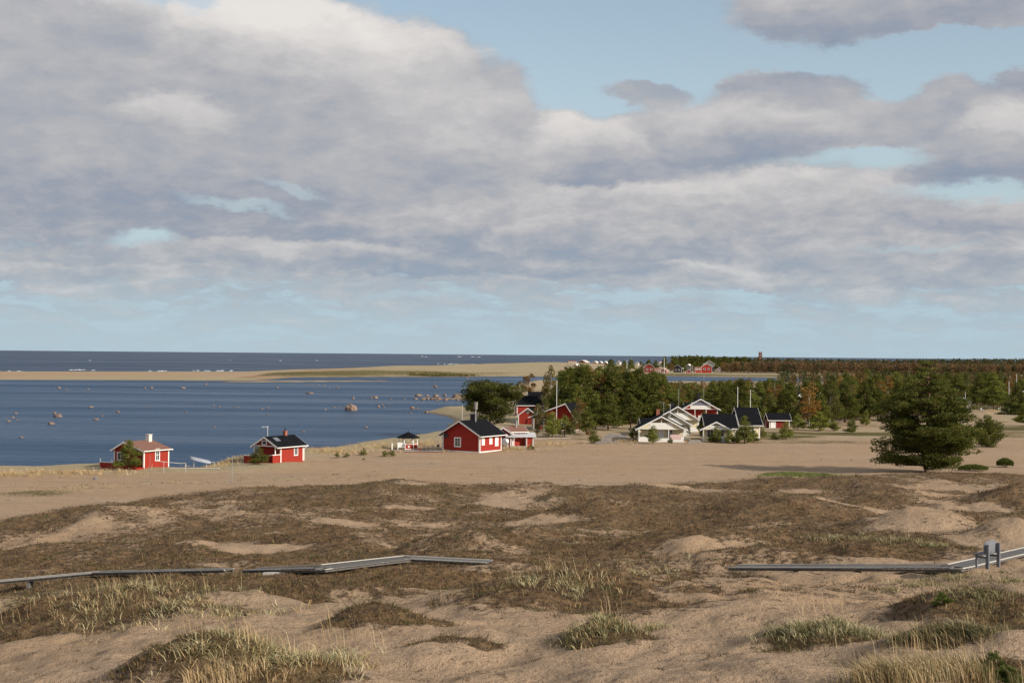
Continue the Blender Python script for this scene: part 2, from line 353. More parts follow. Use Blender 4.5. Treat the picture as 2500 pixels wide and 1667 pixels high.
def boards(name, c, step, axis='v', var=.16, rough=.75):      # painted boarding: board joints as relief, each board a little different
    m, t, b = newmat(name); N = t.nodes; L = t.links.new
    tcn = N.new('ShaderNodeTexCoord'); sp = N.new('ShaderNodeSeparateXYZ'); L(tcn.outputs['Object'], sp.inputs[0])
    def mm(op, a, bb=0.0):
        n = N.new('ShaderNodeMath'); n.operation = op
        for i, v in ((0, a), (1, bb)):
            if isinstance(v, (int, float)): n.inputs[i].default_value = v
            else: L(v, n.inputs[i])
        return n.outputs[0]
    co = mm('ADD', sp.outputs[0], sp.outputs[1]) if axis == 'v' else sp.outputs[2]
    q = mm('DIVIDE', co, step); fl = mm('FLOOR', q); fr = mm('FRACT', q)
    wn_ = N.new('ShaderNodeTexWhiteNoise'); wn_.noise_dimensions = '1D'; L(fl, wn_.inputs['W'])
    gap = mm('LESS_THAN', fr, .09)
    ns = N.new('ShaderNodeTexNoise'); mp = N.new('ShaderNodeMapping'); mp.inputs['Scale'].default_value = (5, 5, .7) if axis == 'v' else (.7, .7, 5)
    L(tcn.outputs['Object'], mp.inputs[0]); L(mp.outputs[0], ns.inputs['Vector']); ns.inputs['Detail'].default_value = 6
    s = mm('ADD', mm('MULTIPLY', wn_.outputs[0], var), mm('MULTIPLY', mm('SUBTRACT', ns.outputs['Fac'], .5), var * 2.5))
    s = mm('ADD', s, 1 - var / 2); mx = N.new('ShaderNodeVectorMath'); mx.operation = 'SCALE'; mx.inputs[0].default_value = c; L(s, mx.inputs['Scale'])
    L(mx.outputs[0], b.inputs['Base Color']); b.inputs['Roughness'].default_value = rough; b.inputs['Specular IOR Level'].default_value = .25
    bp = N.new('ShaderNodeBump'); bp.inputs['Distance'].default_value = .02; bp.inputs['Strength'].default_value = .8; L(mm('SUBTRACT', 1.0, gap), bp.inputs['Height']); L(bp.outputs[0], b.inputs['Normal'])
    return m
def foliage(name, mul=(1,1,1), rough=.65, trans=.25, spread=.25):
    m, t, b = newmat(name); N = t.nodes; L = t.links.new
    a = N.new('ShaderNodeAttribute'); a.attribute_name = 'tint'; oi = N.new('ShaderNodeObjectInfo')
    mr = N.new('ShaderNodeMapRange'); mr.inputs[3].default_value = 1 - spread; mr.inputs[4].default_value = 1 + spread; L(oi.outputs['Random'], mr.inputs[0])
    v = N.new('ShaderNodeVectorMath'); v.operation = 'MULTIPLY'; L(a.outputs['Color'], v.inputs[0]); v.inputs[1].default_value = mul
    s = N.new('ShaderNodeVectorMath'); s.operation = 'SCALE'; L(v.outputs[0], s.inputs[0]); L(mr.outputs[0], s.inputs['Scale'])
    L(s.outputs[0], b.inputs['Base Color']); b.inputs['Roughness'].default_value = rough; b.inputs['Specular IOR Level'].default_value = .2
    if trans:
        tr = N.new('ShaderNodeBsdfTranslucent'); L(s.outputs[0], tr.inputs[0]); mx = N.new('ShaderNodeMixShader'); mx.inputs[0].default_value = trans
        L(b.outputs[0], mx.inputs[1]); L(tr.outputs[0], mx.inputs[2]); L(mx.outputs[0], [n for n in N if n.type == 'OUTPUT_MATERIAL'][0].inputs[0])
    return m
M_RED = boards('red_boards', (.33, .034, .021), .14)
M_REDH = boards('red_lap_siding', (.34, .031, .022), .16, 'h')
M_DRED = boards('dark_red_boards', (.20, .025, .02), .14)
M_WHITE = simple('white_paint', (.84, .83, .80), .6, .05)
M_CREAM = boards('cream_boards', (.80, .72, .50), .14, 'v', .05)
M_WBOARD = boards('white_boards', (.86, .85, .81), .14, 'v', .04)
M_ROOF = simple('black_roof_felt', (.009, .0095, .012), .8, .35, (1.5, 1.5, 1.5), spec=.06)
M_ROOFB = simple('brown_tile_roof', (.21, .105, .075), .85, .25, (2, 8, 2))
M_ROOFG = simple('grey_sheet_roof', (.48, .49, .50), .5, .10, (.6, 6, 1), spec=.5)
M_GLASS = simple('window_glass', (.035, .045, .055), .12, .2, spec=.8)
M_CURT = simple('white_curtain', (.70, .70, .68), .8, .08)
M_BRICK = simple('red_brick', (.36, .13, .08), .85, .25, (9, 9, 9))
M_PLASTER = simple('white_plaster', (.66, .63, .58), .85, .12)
M_METAL = simple('galvanised_metal', (.50, .51, .52), .4, .15, metal=.7)
M_DMETAL = simple('dark_metal', (.03, .03, .035), .5, .2)
M_PIPE = simple('white_metal_pole', (.74, .74, .72), .4, .05)
M_WOOD = simple('weathered_wood', (.30, .27, .235), .85, .22, (3, 14, 3), c2=(.44, .41, .36))
M_WOODL = simple('pale_weathered_wood', (.50, .475, .43), .85, .2, (2, 10, 2))
M_WOODD = simple('dark_weathered_deck', (.135, .128, .122), .85, .4, (3, 14, 3))
M_PINK = boards('faded_pink_boards', (.50, .33, .27), .2)
M_GREYW = simple('grey_wood_wall', (.24, .225, .205), .85, .2, (2, 2, .5))
M_BROWN_SHADE = simple('brown_boards_painted_shade', (.045, .028, .024), .8, .2)  # the shade on the wall is put into this dark brown
M_BARK = simple('bark', (.15, .095, .06), .9, .35, (6, 6, 2), bump=.5)
M_BIRCHB = simple('birch_bark', (.27, .25, .22), .8, .4, (4, 4, 9))
M_ROCK = simple('pinkish_granite', (.18, .125, .10), .9, .35, (1.6, 1.6, 1.6), bump=.6, c2=(.31, .225, .175))
M_GROCK = simple('grey_granite', (.17, .17, .18), .9, .3, (3, 3, 3), bump=.6)
M_BLUEW = simple('blue_grey_hull', (.33, .35, .40), .6, .15)
M_FOL = foliage('needles', mul=(1.42, 1.36, 1.15), trans=.38, spread=.32)
M_LEAF = foliage('leaves', mul=(1.15, 1.15, 1.1), trans=.38)
M_HEATH = foliage('heath_twigs', mul=(1.18, 1.14, 1.08), trans=.15, spread=0)
M_RUST = simple('rusty_steel', (.17, .07, .05), .85, .3)
M_FOAM = simple('foam', (.8, .82, .84), .7, .05)

# ------------------------------------------------------------------ ground
def ground_mat():
    m, t, b = newmat('dune_ground'); N = t.nodes; L = t.links.new
    def nz(scale, detail=5, rough=.6, vec=None):
        n = N.new('ShaderNodeTexNoise'); L(vec or gp, n.inputs['Vector']); n.inputs['Scale'].default_value = scale; n.inputs['Detail'].default_value = detail; n.inputs['Roughness'].default_value = rough
        return n.outputs['Fac']
    def at(n):
        a = N.new('ShaderNodeAttribute'); a.attribute_name = n; return a.outputs['Fac']
    def mm(op, a, bb=0.0, clamp=False):
        n = N.new('ShaderNodeMath'); n.operation = op; n.use_clamp = clamp
        for i, v in ((0, a), (1, bb)):
            if isinstance(v, (int, float)): n.inputs[i].default_value = v
            else: L(v, n.inputs[i])
        return n.outputs[0]
    def mr(v, a, bb, c=0., d=1.):
        n = N.new('ShaderNodeMapRange'); n.interpolation_type = 'SMOOTHSTEP'; L(v, n.inputs[0])
        for i, q in enumerate((a, bb, c, d)): n.inputs[i+1].default_value = q
        return n.outputs[0]
    def mix(f, a, bb):
        n = N.new('ShaderNodeMix'); n.data_type = 'RGBA'
        if isinstance(f, (int, float)): n.inputs[0].default_value = f
        else: L(f, n.inputs[0])
        for i, v in ((6, a), (7, bb)):
            if isinstance(v, tuple): n.inputs[i].default_value = (*v, 1)
            else: L(v, n.inputs[i])
        return n.outputs[2]
    gp = N.new('ShaderNodeTexCoord').outputs['Object']
    mpS = N.new('ShaderNodeMapping'); mpS.inputs['Scale'].default_value = (.035, .22, .2); mpS.inputs['Rotation'].default_value = (0, 0, .12); L(gp, mpS.inputs[0]); n_str = nz(1.0, 5, .6, mpS.outputs[0])
    n_big = nz(.05, 5); n_mid = nz(.45, 6, .65); n_fine = nz(3.2, 6, .7); n_ff = nz(13, 4, .7)
    sand = mix(mr(n_mid, .3, .7), (.385, .264, .164), (.475, .333, .213))
    sand = mix(mr(n_fine, .42, .72, 0, .45), sand, (.31, .215, .14))
    sand = mix(mr(n_big, .4, .65, 0, .35), sand, (.41, .315, .235))
    sand = mix(mr(n_str, .45, .70, 0, .42), sand, (.33, .245, .165)); sand = mix(mr(n_str, .42, .28, 0, .35), sand, (.50, .365, .245))
    heath = mix(mr(n_mid, .35, .65), (.155, .094, .046), (.275, .178, .095))
    heath = mix(mr(n_fine, .40, .66), heath, (.062, .044, .029))
    heath = mix(mr(n_ff, .55, .75, 0, .7), heath, (.28, .20, .13))
    heath = mix(mr(n_big, .52, .66, 0, .45), heath, (.115, .10, .045))
    dry = mix(mr(n_fine, .35, .65), (.30, .235, .135), (.44, .365, .24))
    moss = mix(mr(n_fine, .35, .65), (.085, .08, .028), (.15, .125, .05))
    wet = (.10, .085, .07)
    brk = mm('ADD', mm('MULTIPLY', mm('SUBTRACT', n_fine, .5), 1.7), mm('MULTIPLY', mm('SUBTRACT', n_mid, .5), .9))
    fv = mr(mm('ADD', at('veg'), mm('MULTIPLY', brk, 1.35)), .28, .72); fd = mr(mm('ADD', at('dry'), brk), .35, .65); fm = mr(mm('ADD', at('moss'), brk), .40, .60)
    c = mix(fv, sand, heath); c = mix(mm('MULTIPLY', mr(nz(7.5, 3, .5), .60, .70), .55), c, (.14, .10, .07)); c = mix(fd, c, dry); c = mix(fm, c, moss); c = mix(at('wet'), c, wet)  # dark flecks put shadows of footprints and debris into the ground colour
    L(c, b.inputs['Base Color']); b.inputs['Roughness'].default_value = .95; b.inputs['Specular IOR Level'].default_value = .1
    hgt = mm('ADD', mm('MULTIPLY', n_fine, .22), mm('MULTIPLY', n_ff, .07)); hgt = mm('ADD', hgt, mm('MULTIPLY', fv, .06)); hgt = mm('ADD', hgt, mm('MULTIPLY', n_mid, .12))
    bp = N.new('ShaderNodeBump'); bp.inputs['Strength'].default_value = .9; bp.inputs['Distance'].default_value = 1.0; L(hgt, bp.inputs['Height']); L(bp.outputs[0], b.inputs['Normal'])
    return m
# ground cover patches: px, py, rx, ry, weight
VEG = [(260, 1450, 480, 62, .75), (560, 1585, 330, 42, .9), (940, 1492, 190, 30, .9), (1110, 1560, 150, 10, .75), (1480, 1540, 135, 16, .9), (1400, 1400, 400, 55, .8),
    (1750, 1452, 110, 10, .55), (2010, 1540, 170, 18, .9), (2290, 1545, 140, 16, .9), (2400, 1440, 240, 42, 1.0), (2320, 1650, 260, 22, .8), (1100, 1430, 330, 30, .5), (800, 1420, 300, 30, .6),
    (2475, 1160, 60, 12, .7), (2480, 1215, 60, 25, .8), (2390, 1285, 70, 16, .9), (2120, 1320, 160, 20, .6),
    (520, 1322, 120, 20, -.85), (640, 1338, 130, 9, -.9), (1235, 1218, 65, 16, -.9), (130, 1315, 170, 28, -.42), (840, 1276, 80, 6, -.8), (1000, 1240, 70, 6, -.6), (1330, 1272, 100, 9, -.65),
    (2040, 1222, 90, 8, -.9), (2130, 1243, 60, 9, -1.0), (1950, 1200, 60, 5, -.7), (2230, 1268, 170, 26, -.72), (2400, 1240, 120, 9, -1.0), (2450, 1310, 130, 35, -1.3), (2330, 1195, 160, 10, -.4),
    (1720, 1330, 120, 12, -.5), (1830, 1322, 70, 8, -.4), (2200, 1368, 120, 8, -.6), (540, 1376, 120, 10, -.5), (640, 1470, 220, 14, -.6), (850, 1460, 60, 8, -.4),
    (1620, 1180, 60, 8, -.9), (1450, 1180, 40, 5, -.6), (1000, 1178, 60, 5, -.5), (1950, 1400, 420, 16, -1.1), (1700, 1440, 120, 20, -.7), (1900, 1285, 120, 5, -.4)]
VW = []
for px, py, rx, ry, w in VEG:
    x, y, hh_ = hit(px, py); d = y; hc = CAMZ - hh_
    VW.append((x, y, rx * d / FPX, ry * d * d / (FPX * hc), w))
MOSSP = [(1950, 1158, 95, 13, 1.5), (540, 1280, 60, 10, .35), (2000, 1345, 160, 8, .35), (1500, 1290, 200, 20, .25), (650, 1395, 80, 8, .4), (1200, 1185, 90, 8, .4), (2160, 1060, 300, 5, .6), (2450, 1045, 80, 5, .7), (1900, 1065, 120, 3, .4), (100, 1205, 120, 10, .35), (430,1190,60,4,.4)]
MOW = []
for px, py, rx, ry, w in MOSSP:
    x, y, hh_ = hit(px, py); d = y; hc = CAMZ - hh_
    MOW.append((x, y, rx * d / FPX, ry * d * d / (FPX * hc), w))
def ell(x, y, lst, base):
    for ex, ey, rx, ry, w in lst:
        q = np.sqrt(((x - ex) / rx) ** 2 + ((y - ey) / ry) ** 2)
        base = base + w * sst(1.25, .55, q)
    return base
def covers(x, y):
    r = np.hypot(x, y); de = dedge(x, y)
    sa = sdist(x, y, POLY_A); sb = sdist(x, y, POLY_B)
    n = fbm(x, y, 9, 4, 71) * .60 + fbm(x, y, 2.5, 3, 75) * .55
    lowb = np.interp(x / np.maximum(y, 5), [-.36, -.12, .08, .2, .34], [35, 41, 45, 52, 60]); v = sst(de + 1, de - 8, y) * sst(lowb, lowb + 8, y) * .71
    v = ell(x, y, VW, v) + n * np.where(v > .05, 1, .55) * (y < de + 4)
    fr = sst(14, 70, x + (y - 235) * .3) * (y > 190)
    dry = .95 * np.exp(-((sa - 9) / 6.5) ** 2) * (y < 420) * (y > 60) + .50 * sst(225, 250, y - .1 * x) * (y < 1000)
    dry = np.where(sb > 0, np.where(x > -120, .95, .1 + .7 * (fbm(x, y, 60, 3, 5) > .15)) , dry)
    dry = dry + n * .35
    moss = ell(x, y, MOW, np.zeros_like(x)) + .30 * (y > 235) * (sa > 15) + fbm(x, y, 12, 3, 81) * .4
    moss = np.where(sb > 0, np.exp(-((sb - 45) / 40) ** 2) * .55 * (x > -160) + fbm(x, y, 70, 3, 85) * .4, moss)
    h = H(x, y); wet = sst(ZW + .35, ZW + .02, h) * .8 * np.where(sb > 0, sst(-260, -100, x), 1)
    return v, dry, moss, wet
colA = np.concatenate([np.linspace(-180, -24.5, 60, endpoint=False), np.linspace(-24.5, 24.5, 680, endpoint=False), np.linspace(24.5, 180, 61)])
rowR = np.concatenate([[.5], np.geomspace(2, 17, 14, endpoint=False), np.geomspace(17, 150, 590, endpoint=False), np.geomspace(150, 300, 130, endpoint=False), np.geomspace(300, 3500, 200), [6000]])
A_, R_ = np.meshgrid(np.radians(colA), rowR)
X = np.sin(A_) * R_; Y = np.cos(A_) * R_
Z = H(X, Y)
nr, nc = X.shape
idx = np.arange(nr * nc).reshape(nr, nc)
F = np.stack([idx[:-1, :-1], idx[:-1, 1:], idx[1:, 1:], idx[1:, :-1]], -1).reshape(-1, 4)[:, ::-1]
zf = Z.ravel(); sub = (zf[F] < ZW - 1.6).all(1) & (R_.ravel()[F[:, 0]] > 30)
F = F[~sub]
v, dr, mo, we = covers(X.ravel(), Y.ravel())
g = link('ground', mesh_np('ground', np.stack([X.ravel(), Y.ravel(), zf], 1), F, None, True, {'veg': v, 'dry': dr, 'moss': mo, 'wet': we}), None, ground_mat())
tag(g, 'sandy shore with brown heath hummocks, beach and far spit', kind='structure')

# ------------------------------------------------------------------ sea
def water_mat():
    m, t, b = newmat('sea_water'); N = t.nodes; L = t.links.new
    gp = N.new('ShaderNodeTexCoord').outputs['Object']
    def nz(scale, vs, detail=4, rough=.6):
        mp = N.new('ShaderNodeMapping'); mp.inputs['Scale'].default_value = vs; L(gp, mp.inputs[0])
        n = N.new('ShaderNodeTexNoise'); L(mp.outputs[0], n.inputs['Vector']); n.inputs['Scale'].default_value = scale; n.inputs['Detail'].default_value = detail; n.inputs['Roughness'].default_value = rough
        return n.outputs['Fac']
    b.inputs['IOR'].default_value = 1.33; b.inputs['Specular IOR Level'].default_value = .17
    mr = N.new('ShaderNodeMapRange'); L(nz(1, (.004, .022, 1), 4), mr.inputs[0]); mr.inputs[1].default_value = .35; mr.inputs[2].default_value = .65; mr.inputs[3].default_value = 0; mr.inputs[4].default_value = 1
    geo = N.new('ShaderNodeSeparateXYZ'); L(gp, geo.inputs[0])
    fs = N.new('ShaderNodeMapRange'); fs.interpolation_type = 'SMOOTHSTEP'; L(geo.outputs[1], fs.inputs[0]); fs.inputs[1].default_value = 700; fs.inputs[2].default_value = 1300
    mx = N.new('ShaderNodeMix'); mx.data_type = 'RGBA'; L(fs.outputs[0], mx.inputs[0]); mx.inputs[6].default_value = (.015, .055, .122, 1); mx.inputs[7].default_value = (.009, .031, .074, 1)
    L(mx.outputs[2], b.inputs['Base Color'])
    rr = N.new('ShaderNodeMapRange'); L(mr.outputs[0], rr.inputs[0]); rr.inputs[3].default_value = .26; rr.inputs[4].default_value = .42; L(rr.outputs[0], b.inputs['Roughness'])
    def mm(op, a, bb):
        n = N.new('ShaderNodeMath'); n.operation = op
        for i, v_ in ((0, a), (1, bb)):
            if isinstance(v_, (int, float)): n.inputs[i].default_value = v_
            else: L(v_, n.inputs[i])
        return n.outputs[0]
    h = mm('ADD', mm('MULTIPLY', nz(1, (.35, .9, 1), 5, .65), .55), mm('MULTIPLY', nz(1, (.05, .16, 1), 4, .6), 1.6))
    bp = N.new('ShaderNodeBump'); bp.inputs['Distance'].default_value = 1.0; bp.inputs['Strength'].default_value = 1.0
    L(mm('MULTIPLY', h, mm('ADD', mm('MULTIPLY', mr.outputs[0], .5), .75)), bp.inputs['Height']); L(bp.outputs[0], b.inputs['Normal'])
    return m
wv = []; wf = []
ringR = [30, 60, 120, 300, 700, 1500, 3500, 8000, 20000, 45000]; n = 96
for rr in ringR:
    for i in range(n): wv.append((math.sin(2*math.pi*i/n)*rr, math.cos(2*math.pi*i/n)*rr, ZW))
for k in range(len(ringR)-1):
    for i in range(n): wf.append((k*n+i, (k+1)*n+i, (k+1)*n+(i+1) % n, k*n+(i+1) % n))
wm = bpy.data.meshes.new('sea'); wm.from_pydata(wv, [], [f[::-1] for f in wf]); 
sea = link('sea', wm, None, water_mat()); tag(sea, 'deep blue sea and bay with small ripples', kind='structure')
if wm.polygons[0].normal.z < 0: wm.flip_normals()

# breaking waves beyond the spit
def blobs(items, mat, name, label):
    V = []; Fq = []
    for x, y, z, sx, sy, sz in items:
        o = len(V); V.append((x, y, z + sz))
        for k in range(8):
            a = k * math.pi / 4 + .2; V.append((x + sx * math.cos(a) * random.uniform(.7, 1.1), y + sy * math.sin(a), z - .05))
        Fq += [(o, o+1+k, o+1+(k+1) % 8) for k in range(8)]
    return tag(link(name, mesh_np(name, V, Fq), None, mat), label, kind='stuff')
it = []
for px0, px1, py, n in ((170, 228, 903, 8), (230, 226, 904.5, 2), (20, 60, 906.5, 5), (360, 410, 905.5, 6), (470, 580, 905, 12), (1065, 1200, 889.5, 9), (1190, 1290, 890.5, 7), (1065, 1110, 888, 3), (1020, 1040, 870.5, 2), (1100, 1170, 871, 4), (200, 900, 880, 4)):
    for k in range(n):
        p = atz(random.uniform(px0, px1), py + random.uniform(-.6, .6), ZW); d = p[1]
        it.append((p[0], p[1], ZW, d * random.uniform(.0006, .0022), 4, d * .00022 + .15))
blobs(it, M_FOAM, 'breaking_wave', 'white crests of small waves breaking beyond the spit')

# ------------------------------------------------------------------ houses
def gable_house(name, label, cat, nearp, phi, Ln, Wd, eave, peak, wall, roof, trim=None, oh=.45, group=None, gab=(), side=(), back=True,
                ridge=None, base=0.15, roofname=None, gutter=True, th=.12, sink=.6, oh_front=None):
    """origin at the near bottom corner; local x runs along the eave side, local y along the gable; the gable seen faces -x"""
    trim = trim or M_WHITE; rg = Wd / 2 if ridge is None else ridge; of = oh if oh_front is None else oh_front
    t = thing(name, label, cat, nearp, phi, group)
    w = MB().extr([(0, 0, -sink), (0, Wd, -sink), (0, Wd, eave), (0, rg, peak), (0, 0, eave)], (Ln, 0, 0))
    w.build('wall', wall, t)
    if base: MB().box(-.04, Ln + .04, -.04, Wd + .04, -sink, base).build('plinth', M_GROCK if base > .2 else trim, t)
    s1 = (peak - eave) / rg; s2 = (peak - eave) / (Wd - rg)
    lo1 = (-oh, eave - s1 * oh); lo2 = (Wd + oh, eave - s2 * oh); up = .03
    r = MB().extr([(-of, lo1[0], lo1[1] + up), (-of, rg, peak + up), (-of, lo2[0], lo2[1] + up), (-of, lo2[0], lo2[1] + up + th), (-of, rg, peak + up + th), (-of, lo1[0], lo1[1] + up + th)], (Ln + of + oh, 0, 0))
    ro = r.build('roof', roof, t)
    for xs in ((-of - .03), (Ln + oh)):
        b = MB()
        for lo in (lo1, lo2):
            e = .05 if lo is lo1 else -.05
            b.extr([(xs, lo[0] - e, lo[1] + up + th - .03), (xs, rg, peak + up + th - .01), (xs, rg, peak + up + th - .23), (xs, lo[0] - e, lo[1] + up + th - .23)], (.03, 0, 0))
        b.build('barge_board', trim, t)
    for lo, e in ((lo1, -1), (lo2, 1)):
        MB().box(-of, Ln + oh, lo[0] - .02 if e < 0 else lo[0], lo[0] if e < 0 else lo[0] + .02, lo[1] + up - .04, lo[1] + up + th - .02).build('fascia', trim, t)
    if gutter:
        yy = lo1[0] - .08
        MB().tube((-of, yy, lo1[1] + up + .04), (Ln + oh, yy, lo1[1] + up + .04), .055).build('gutter', trim, t)
    cw = .14
    for x, y in ((0, 0), (0, Wd), (Ln, 0), (Ln, Wd)):
        x0 = -.03 if x == 0 else Ln - cw; y0 = -.03 if y == 0 else Wd - cw
        MB().box(x0, x0 + cw + .03, y0, y0 + cw + .03, base, eave - .02).build('corner_board', trim, t)
    for wd in gab: window(t, 'g', *wd)
    for wd in side: window(t, 's', *wd)
    return t
def place_mb(face, Wx=0):
    # maps (u along wall, n outward, z) to local coordinates
    if face == 'g': return lambda u, n, z: (-n, u, z)
    return lambda u, n, z: (u, -n, z)
def pbox(mb, fn, u0, u1, n0, n1, z0, z1):
    a = fn(u0, n0, z0); b = fn(u1, n1, z1)
    return mb.box(min(a[0], b[0]), max(a[0], b[0]), min(a[1], b[1]), max(a[1], b[1]), z0, z1)
def window(t, face, u, z, w, h, bars=(1, 1), fr=.10, trim=None, pane=None, name='window', off=0.0):
    fn = place_mb(face); trim = trim or M_WHITE; m = MB()
    pbox(m, fn, u - w/2 - fr, u - w/2, off + .005, off + .06, z - fr, z + h + fr); pbox(m, fn, u + w/2, u + w/2 + fr, off + .005, off + .06, z - fr, z + h + fr)
    pbox(m, fn, u - w/2, u + w/2, off + .005, off + .06, z - fr, z); pbox(m, fn, u - w/2, u + w/2, off + .005, off + .06, z + h, z + h + fr)
    f = m.build(name, trim, t)
    pbox(MB(), fn, u - w/2, u + w/2, off + .004, off + .02, z, z + h).build('pane', pane or M_GLASS, f)
    b = MB()
    for k in range(bars[0]):
        uu = u - w/2 + w * (k+1) / (bars[0]+1); pbox(b, fn, uu - .025, uu + .025, off + .02, off + .045, z, z + h)
    for k in range(bars[1]):
        zz = z + h * (k+1) / (bars[1]+1); pbox(b, fn, u - w/2, u + w/2, off + .021, off + .040, zz - .022, zz + .022)
    if b.v: b.build('glazing_bar', trim, f)
    return f
def door(t, face, u, z, w, h, mat, off=0.0, trim=None, fr=.1):
    fn = place_mb(face); m = MB()
    d = pbox(MB(), fn, u - w/2, u + w/2, off + .004, off + .05, z, z + h).build('door', mat, t)
    pbox(m, fn, u - w/2 - fr, u - w/2, off + .005, off + .07, z, z + h + fr); pbox(m, fn, u + w/2, u + w/2 + fr, off + .005, off + .07, z, z + h + fr); pbox(m, fn, u - w/2, u + w/2, off + .005, off + .07, z + h, z + h + fr)
    m.build('door_frame', trim or M_WHITE, d)
    pbox(MB(), fn, u + w/2 - .14, u + w/2 - .10, off + .05, off + .11, z + h*.45, z + h*.5).build('door_handle', M_DMETAL, d)
    return d
def downpipe(t, x, y, z0, z1, yo=-.5, xo=0.0):
    MB().tube((x, y, z0), (x, y, z1 - .35), .045).tube((x, y, z1 - .35), (x + xo, y + yo, z1), .045).build('downpipe', M_WHITE, t)
def chimney(t, x, y, z0, z1, w, mat, cap=None, d=None):
    d = d or w
    c = MB().box(x - w/2, x + w/2, y - d/2, y + d/2, z0, z1).build('chimney', mat, t)
    MB().box(x - w/2 - .05, x + w/2 + .05, y - d/2 - .05, y + d/2 + .05, z1, z1 + .07).build('chimney_cap', cap or mat, c)
    return c
def antenna(t, x, y, z0, z1, mat=None, n=4, yaw=0.3, w=.8):
    m = MB().tube((x, y, z0), (x, y, z1), .03)
    a = m.build('antenna_mast', mat or M_PIPE, t); q = MB(); c, s = math.cos(yaw), math.sin(yaw)
    q.bar((x - .1*c, y - .1*s, z1 - .1), (x + w*c, y + w*s, z1 - .1), .04, .05)
    for k in range(n):
        u = w * (k + .3) / n; q.bar((x + u*c + .22*s, y + u*s - .22*c, z1 - .08), (x + u*c - .22*s, y + u*s + .22*c, z1 - .08), .03, .04)
    q.build('antenna_head', mat or M_PIPE, a); return a

# the cabin by the water on the left
p = hit(350.5, 1145)
h1 = gable_house('red_cabin', 'leftmost red shore cabin with faded brown roof and white chimney, bushy pine in front', 'cabin', (p[0], p[1], p[2] - .05), R(62), 4.4, 4.7, 2.15, 3.05, M_RED, M_ROOFB,
    ridge=3.0, oh=.30, base=0, gab=((3.6, 1.0, .95, .8, (1, 0), .12),), side=((2.35, .95, .55, 1.25, (1, 1), .13),))
chimney(h1, 3.7, 2.6, 2.2, 3.85, .55, M_PLASTER)
m = MB(); m.box(-1.3, 0, -.1, 5.6, -.6, .2).build('terrace', M_RED, h1)
MB().box(-1.35, -1.28, .1, 5.7, .2, .68).build('terrace_panel', M_RED, h1)
MB().box(-1.4, -1.25, .05, 5.75, .68, .76).build('handrail', M_WHITE, h1)
for yy in (.1, 1.9, 3.8, 5.65): MB().box(-1.37, -1.27, yy - .05, yy + .05, .76, 1.15 if yy > 3 else .79).build('rail_post', M_WHITE, h1)
MB().bar((-1.3, -.14, -.12), (.1, -.14, -.12), .06, .12).build('edge_board', M_WHITE, h1)
MB().bar((1.9, -.05, 0), (1.9, -.05, .95), .07, .06).build('drain_board', M_WHITE, h1)

# the cabin right of it
p = hit(684.7, 1128.8)
h2 = gable_house('red_cabin', 'small red shore cabin with black roof, brick chimney and TV aerial', 'cabin', (p[0], p[1], p[2] - .03), R(60), 4.6, 3.6, 2.1, 3.15, M_RED, M_ROOF,
    oh=.42, base=0, side=((3.05, .85, .6, 1.15, (1, 0), .12),), oh_front=1.1)
# recessed porch: dark inner wall, attic window, cross beam
MB().box(-1.0, -.9, .05, 3.55, 2.05, 2.15).build('cross_beam', M_WHITE, h2)
MB().extr([(-.98, .1, 2.15), (-.98, 3.5, 2.15), (-.98, 1.8, 3.1)], (.06, 0, 0)).build('attic_panel', M_DRED, h2)
window(h2, 'g', 1.8, 2.32, .62, .38, (0, 0), .09, off=.98)
for yy in (.05, 3.45): MB().box(-1.0, -.88, yy, yy + .1, -.3, 2.05).build('porch_post', M_WHITE, h2)
m = MB().box(-1.5, 0, .1, 4.7, -.6, .15).build('porch_deck', M_RED, h2)
MB().box(-1.55, -1.48, 1.2, 4.7, .15, .8).build('porch_panel', M_RED, h2); MB().box(-1.55, 0, -.02, .05, -.3, 1.0).build('porch_panel', M_RED, h2)
MB().box(-1.6, -1.46, 1.2, 4.75, .8, .88).build('handrail', M_WHITE, h2); MB().bar((-1.52, 1.2, .84), (-1.52, .05, 1.06), .10, .08).build('handrail', M_WHITE, h2)
MB().box(-1.58, 0.0, -.03, .06, 1.0, 1.08).build('handrail', M_WHITE, h2)
c = chimney(h2, 3.2, 1.9, 2.7, 3.75, .42, M_BRICK); MB().tube((3.2, 1.9, 3.8), (3.2, 1.9, 4.25), .08).build('flue', M_DMETAL, c)
antenna(h2, -.4, 1.8, 3.1, 4.6, yaw=2.6)
s_ = MB().extr([(.1, .75, 2.66), (1.0, .75, 2.66), (1.0, 1.45, 3.06), (.1, 1.45, 3.06)], (0, -.02, .05)); s_.build('solar_panel', simple('solar_panel', (.16, .17, .20), .25, .1), h2)
downpipe(h2, 4.65, -.1, 0, 1.9, -.35, .3)

# the big red house with black roof
p = hit(1170, 1105.5)
h3 = gable_house('red_house', 'largest red house with black roof and three shuttered windows on its bright side', 'house', (p[0], p[1], p[2]), R(59), 6.1, 6.35, 2.62, 4.45, M_REDH, M_ROOF,
    oh=.62, base=.16, gab=((3.75, .85, .85, 1.1, (1, 2), .17),))
for u, z, w, hh in ((1.0, 1.15, .62, .95), (3.1, 1.2, .62, 1.0), (4.75, .85, .75, 1.25)):
    f = window(h3, 's', u, z, w, hh, (0, 0), .10, pane=M_WHITE, name='shuttered_window')
MB().tube((-.1, 5.75, 2.3), (-.22, 5.75, 2.32), .30, .36, 16).build('satellite_dish', M_DMETAL, h3)
chimney(h3, 3.6, 3.3, 3.9, 5.35, .75, M_DMETAL)
q = MB().tube((3.2, 2.7, 3.9), (3.2, 2.7, 6.1), .08).build('flue', M_METAL, h3); MB().tube((3.2, 2.7, 6.1), (3.2, 2.7, 7.2), .26, .30, 10).build('flue_cowl', M_GREYW, q)
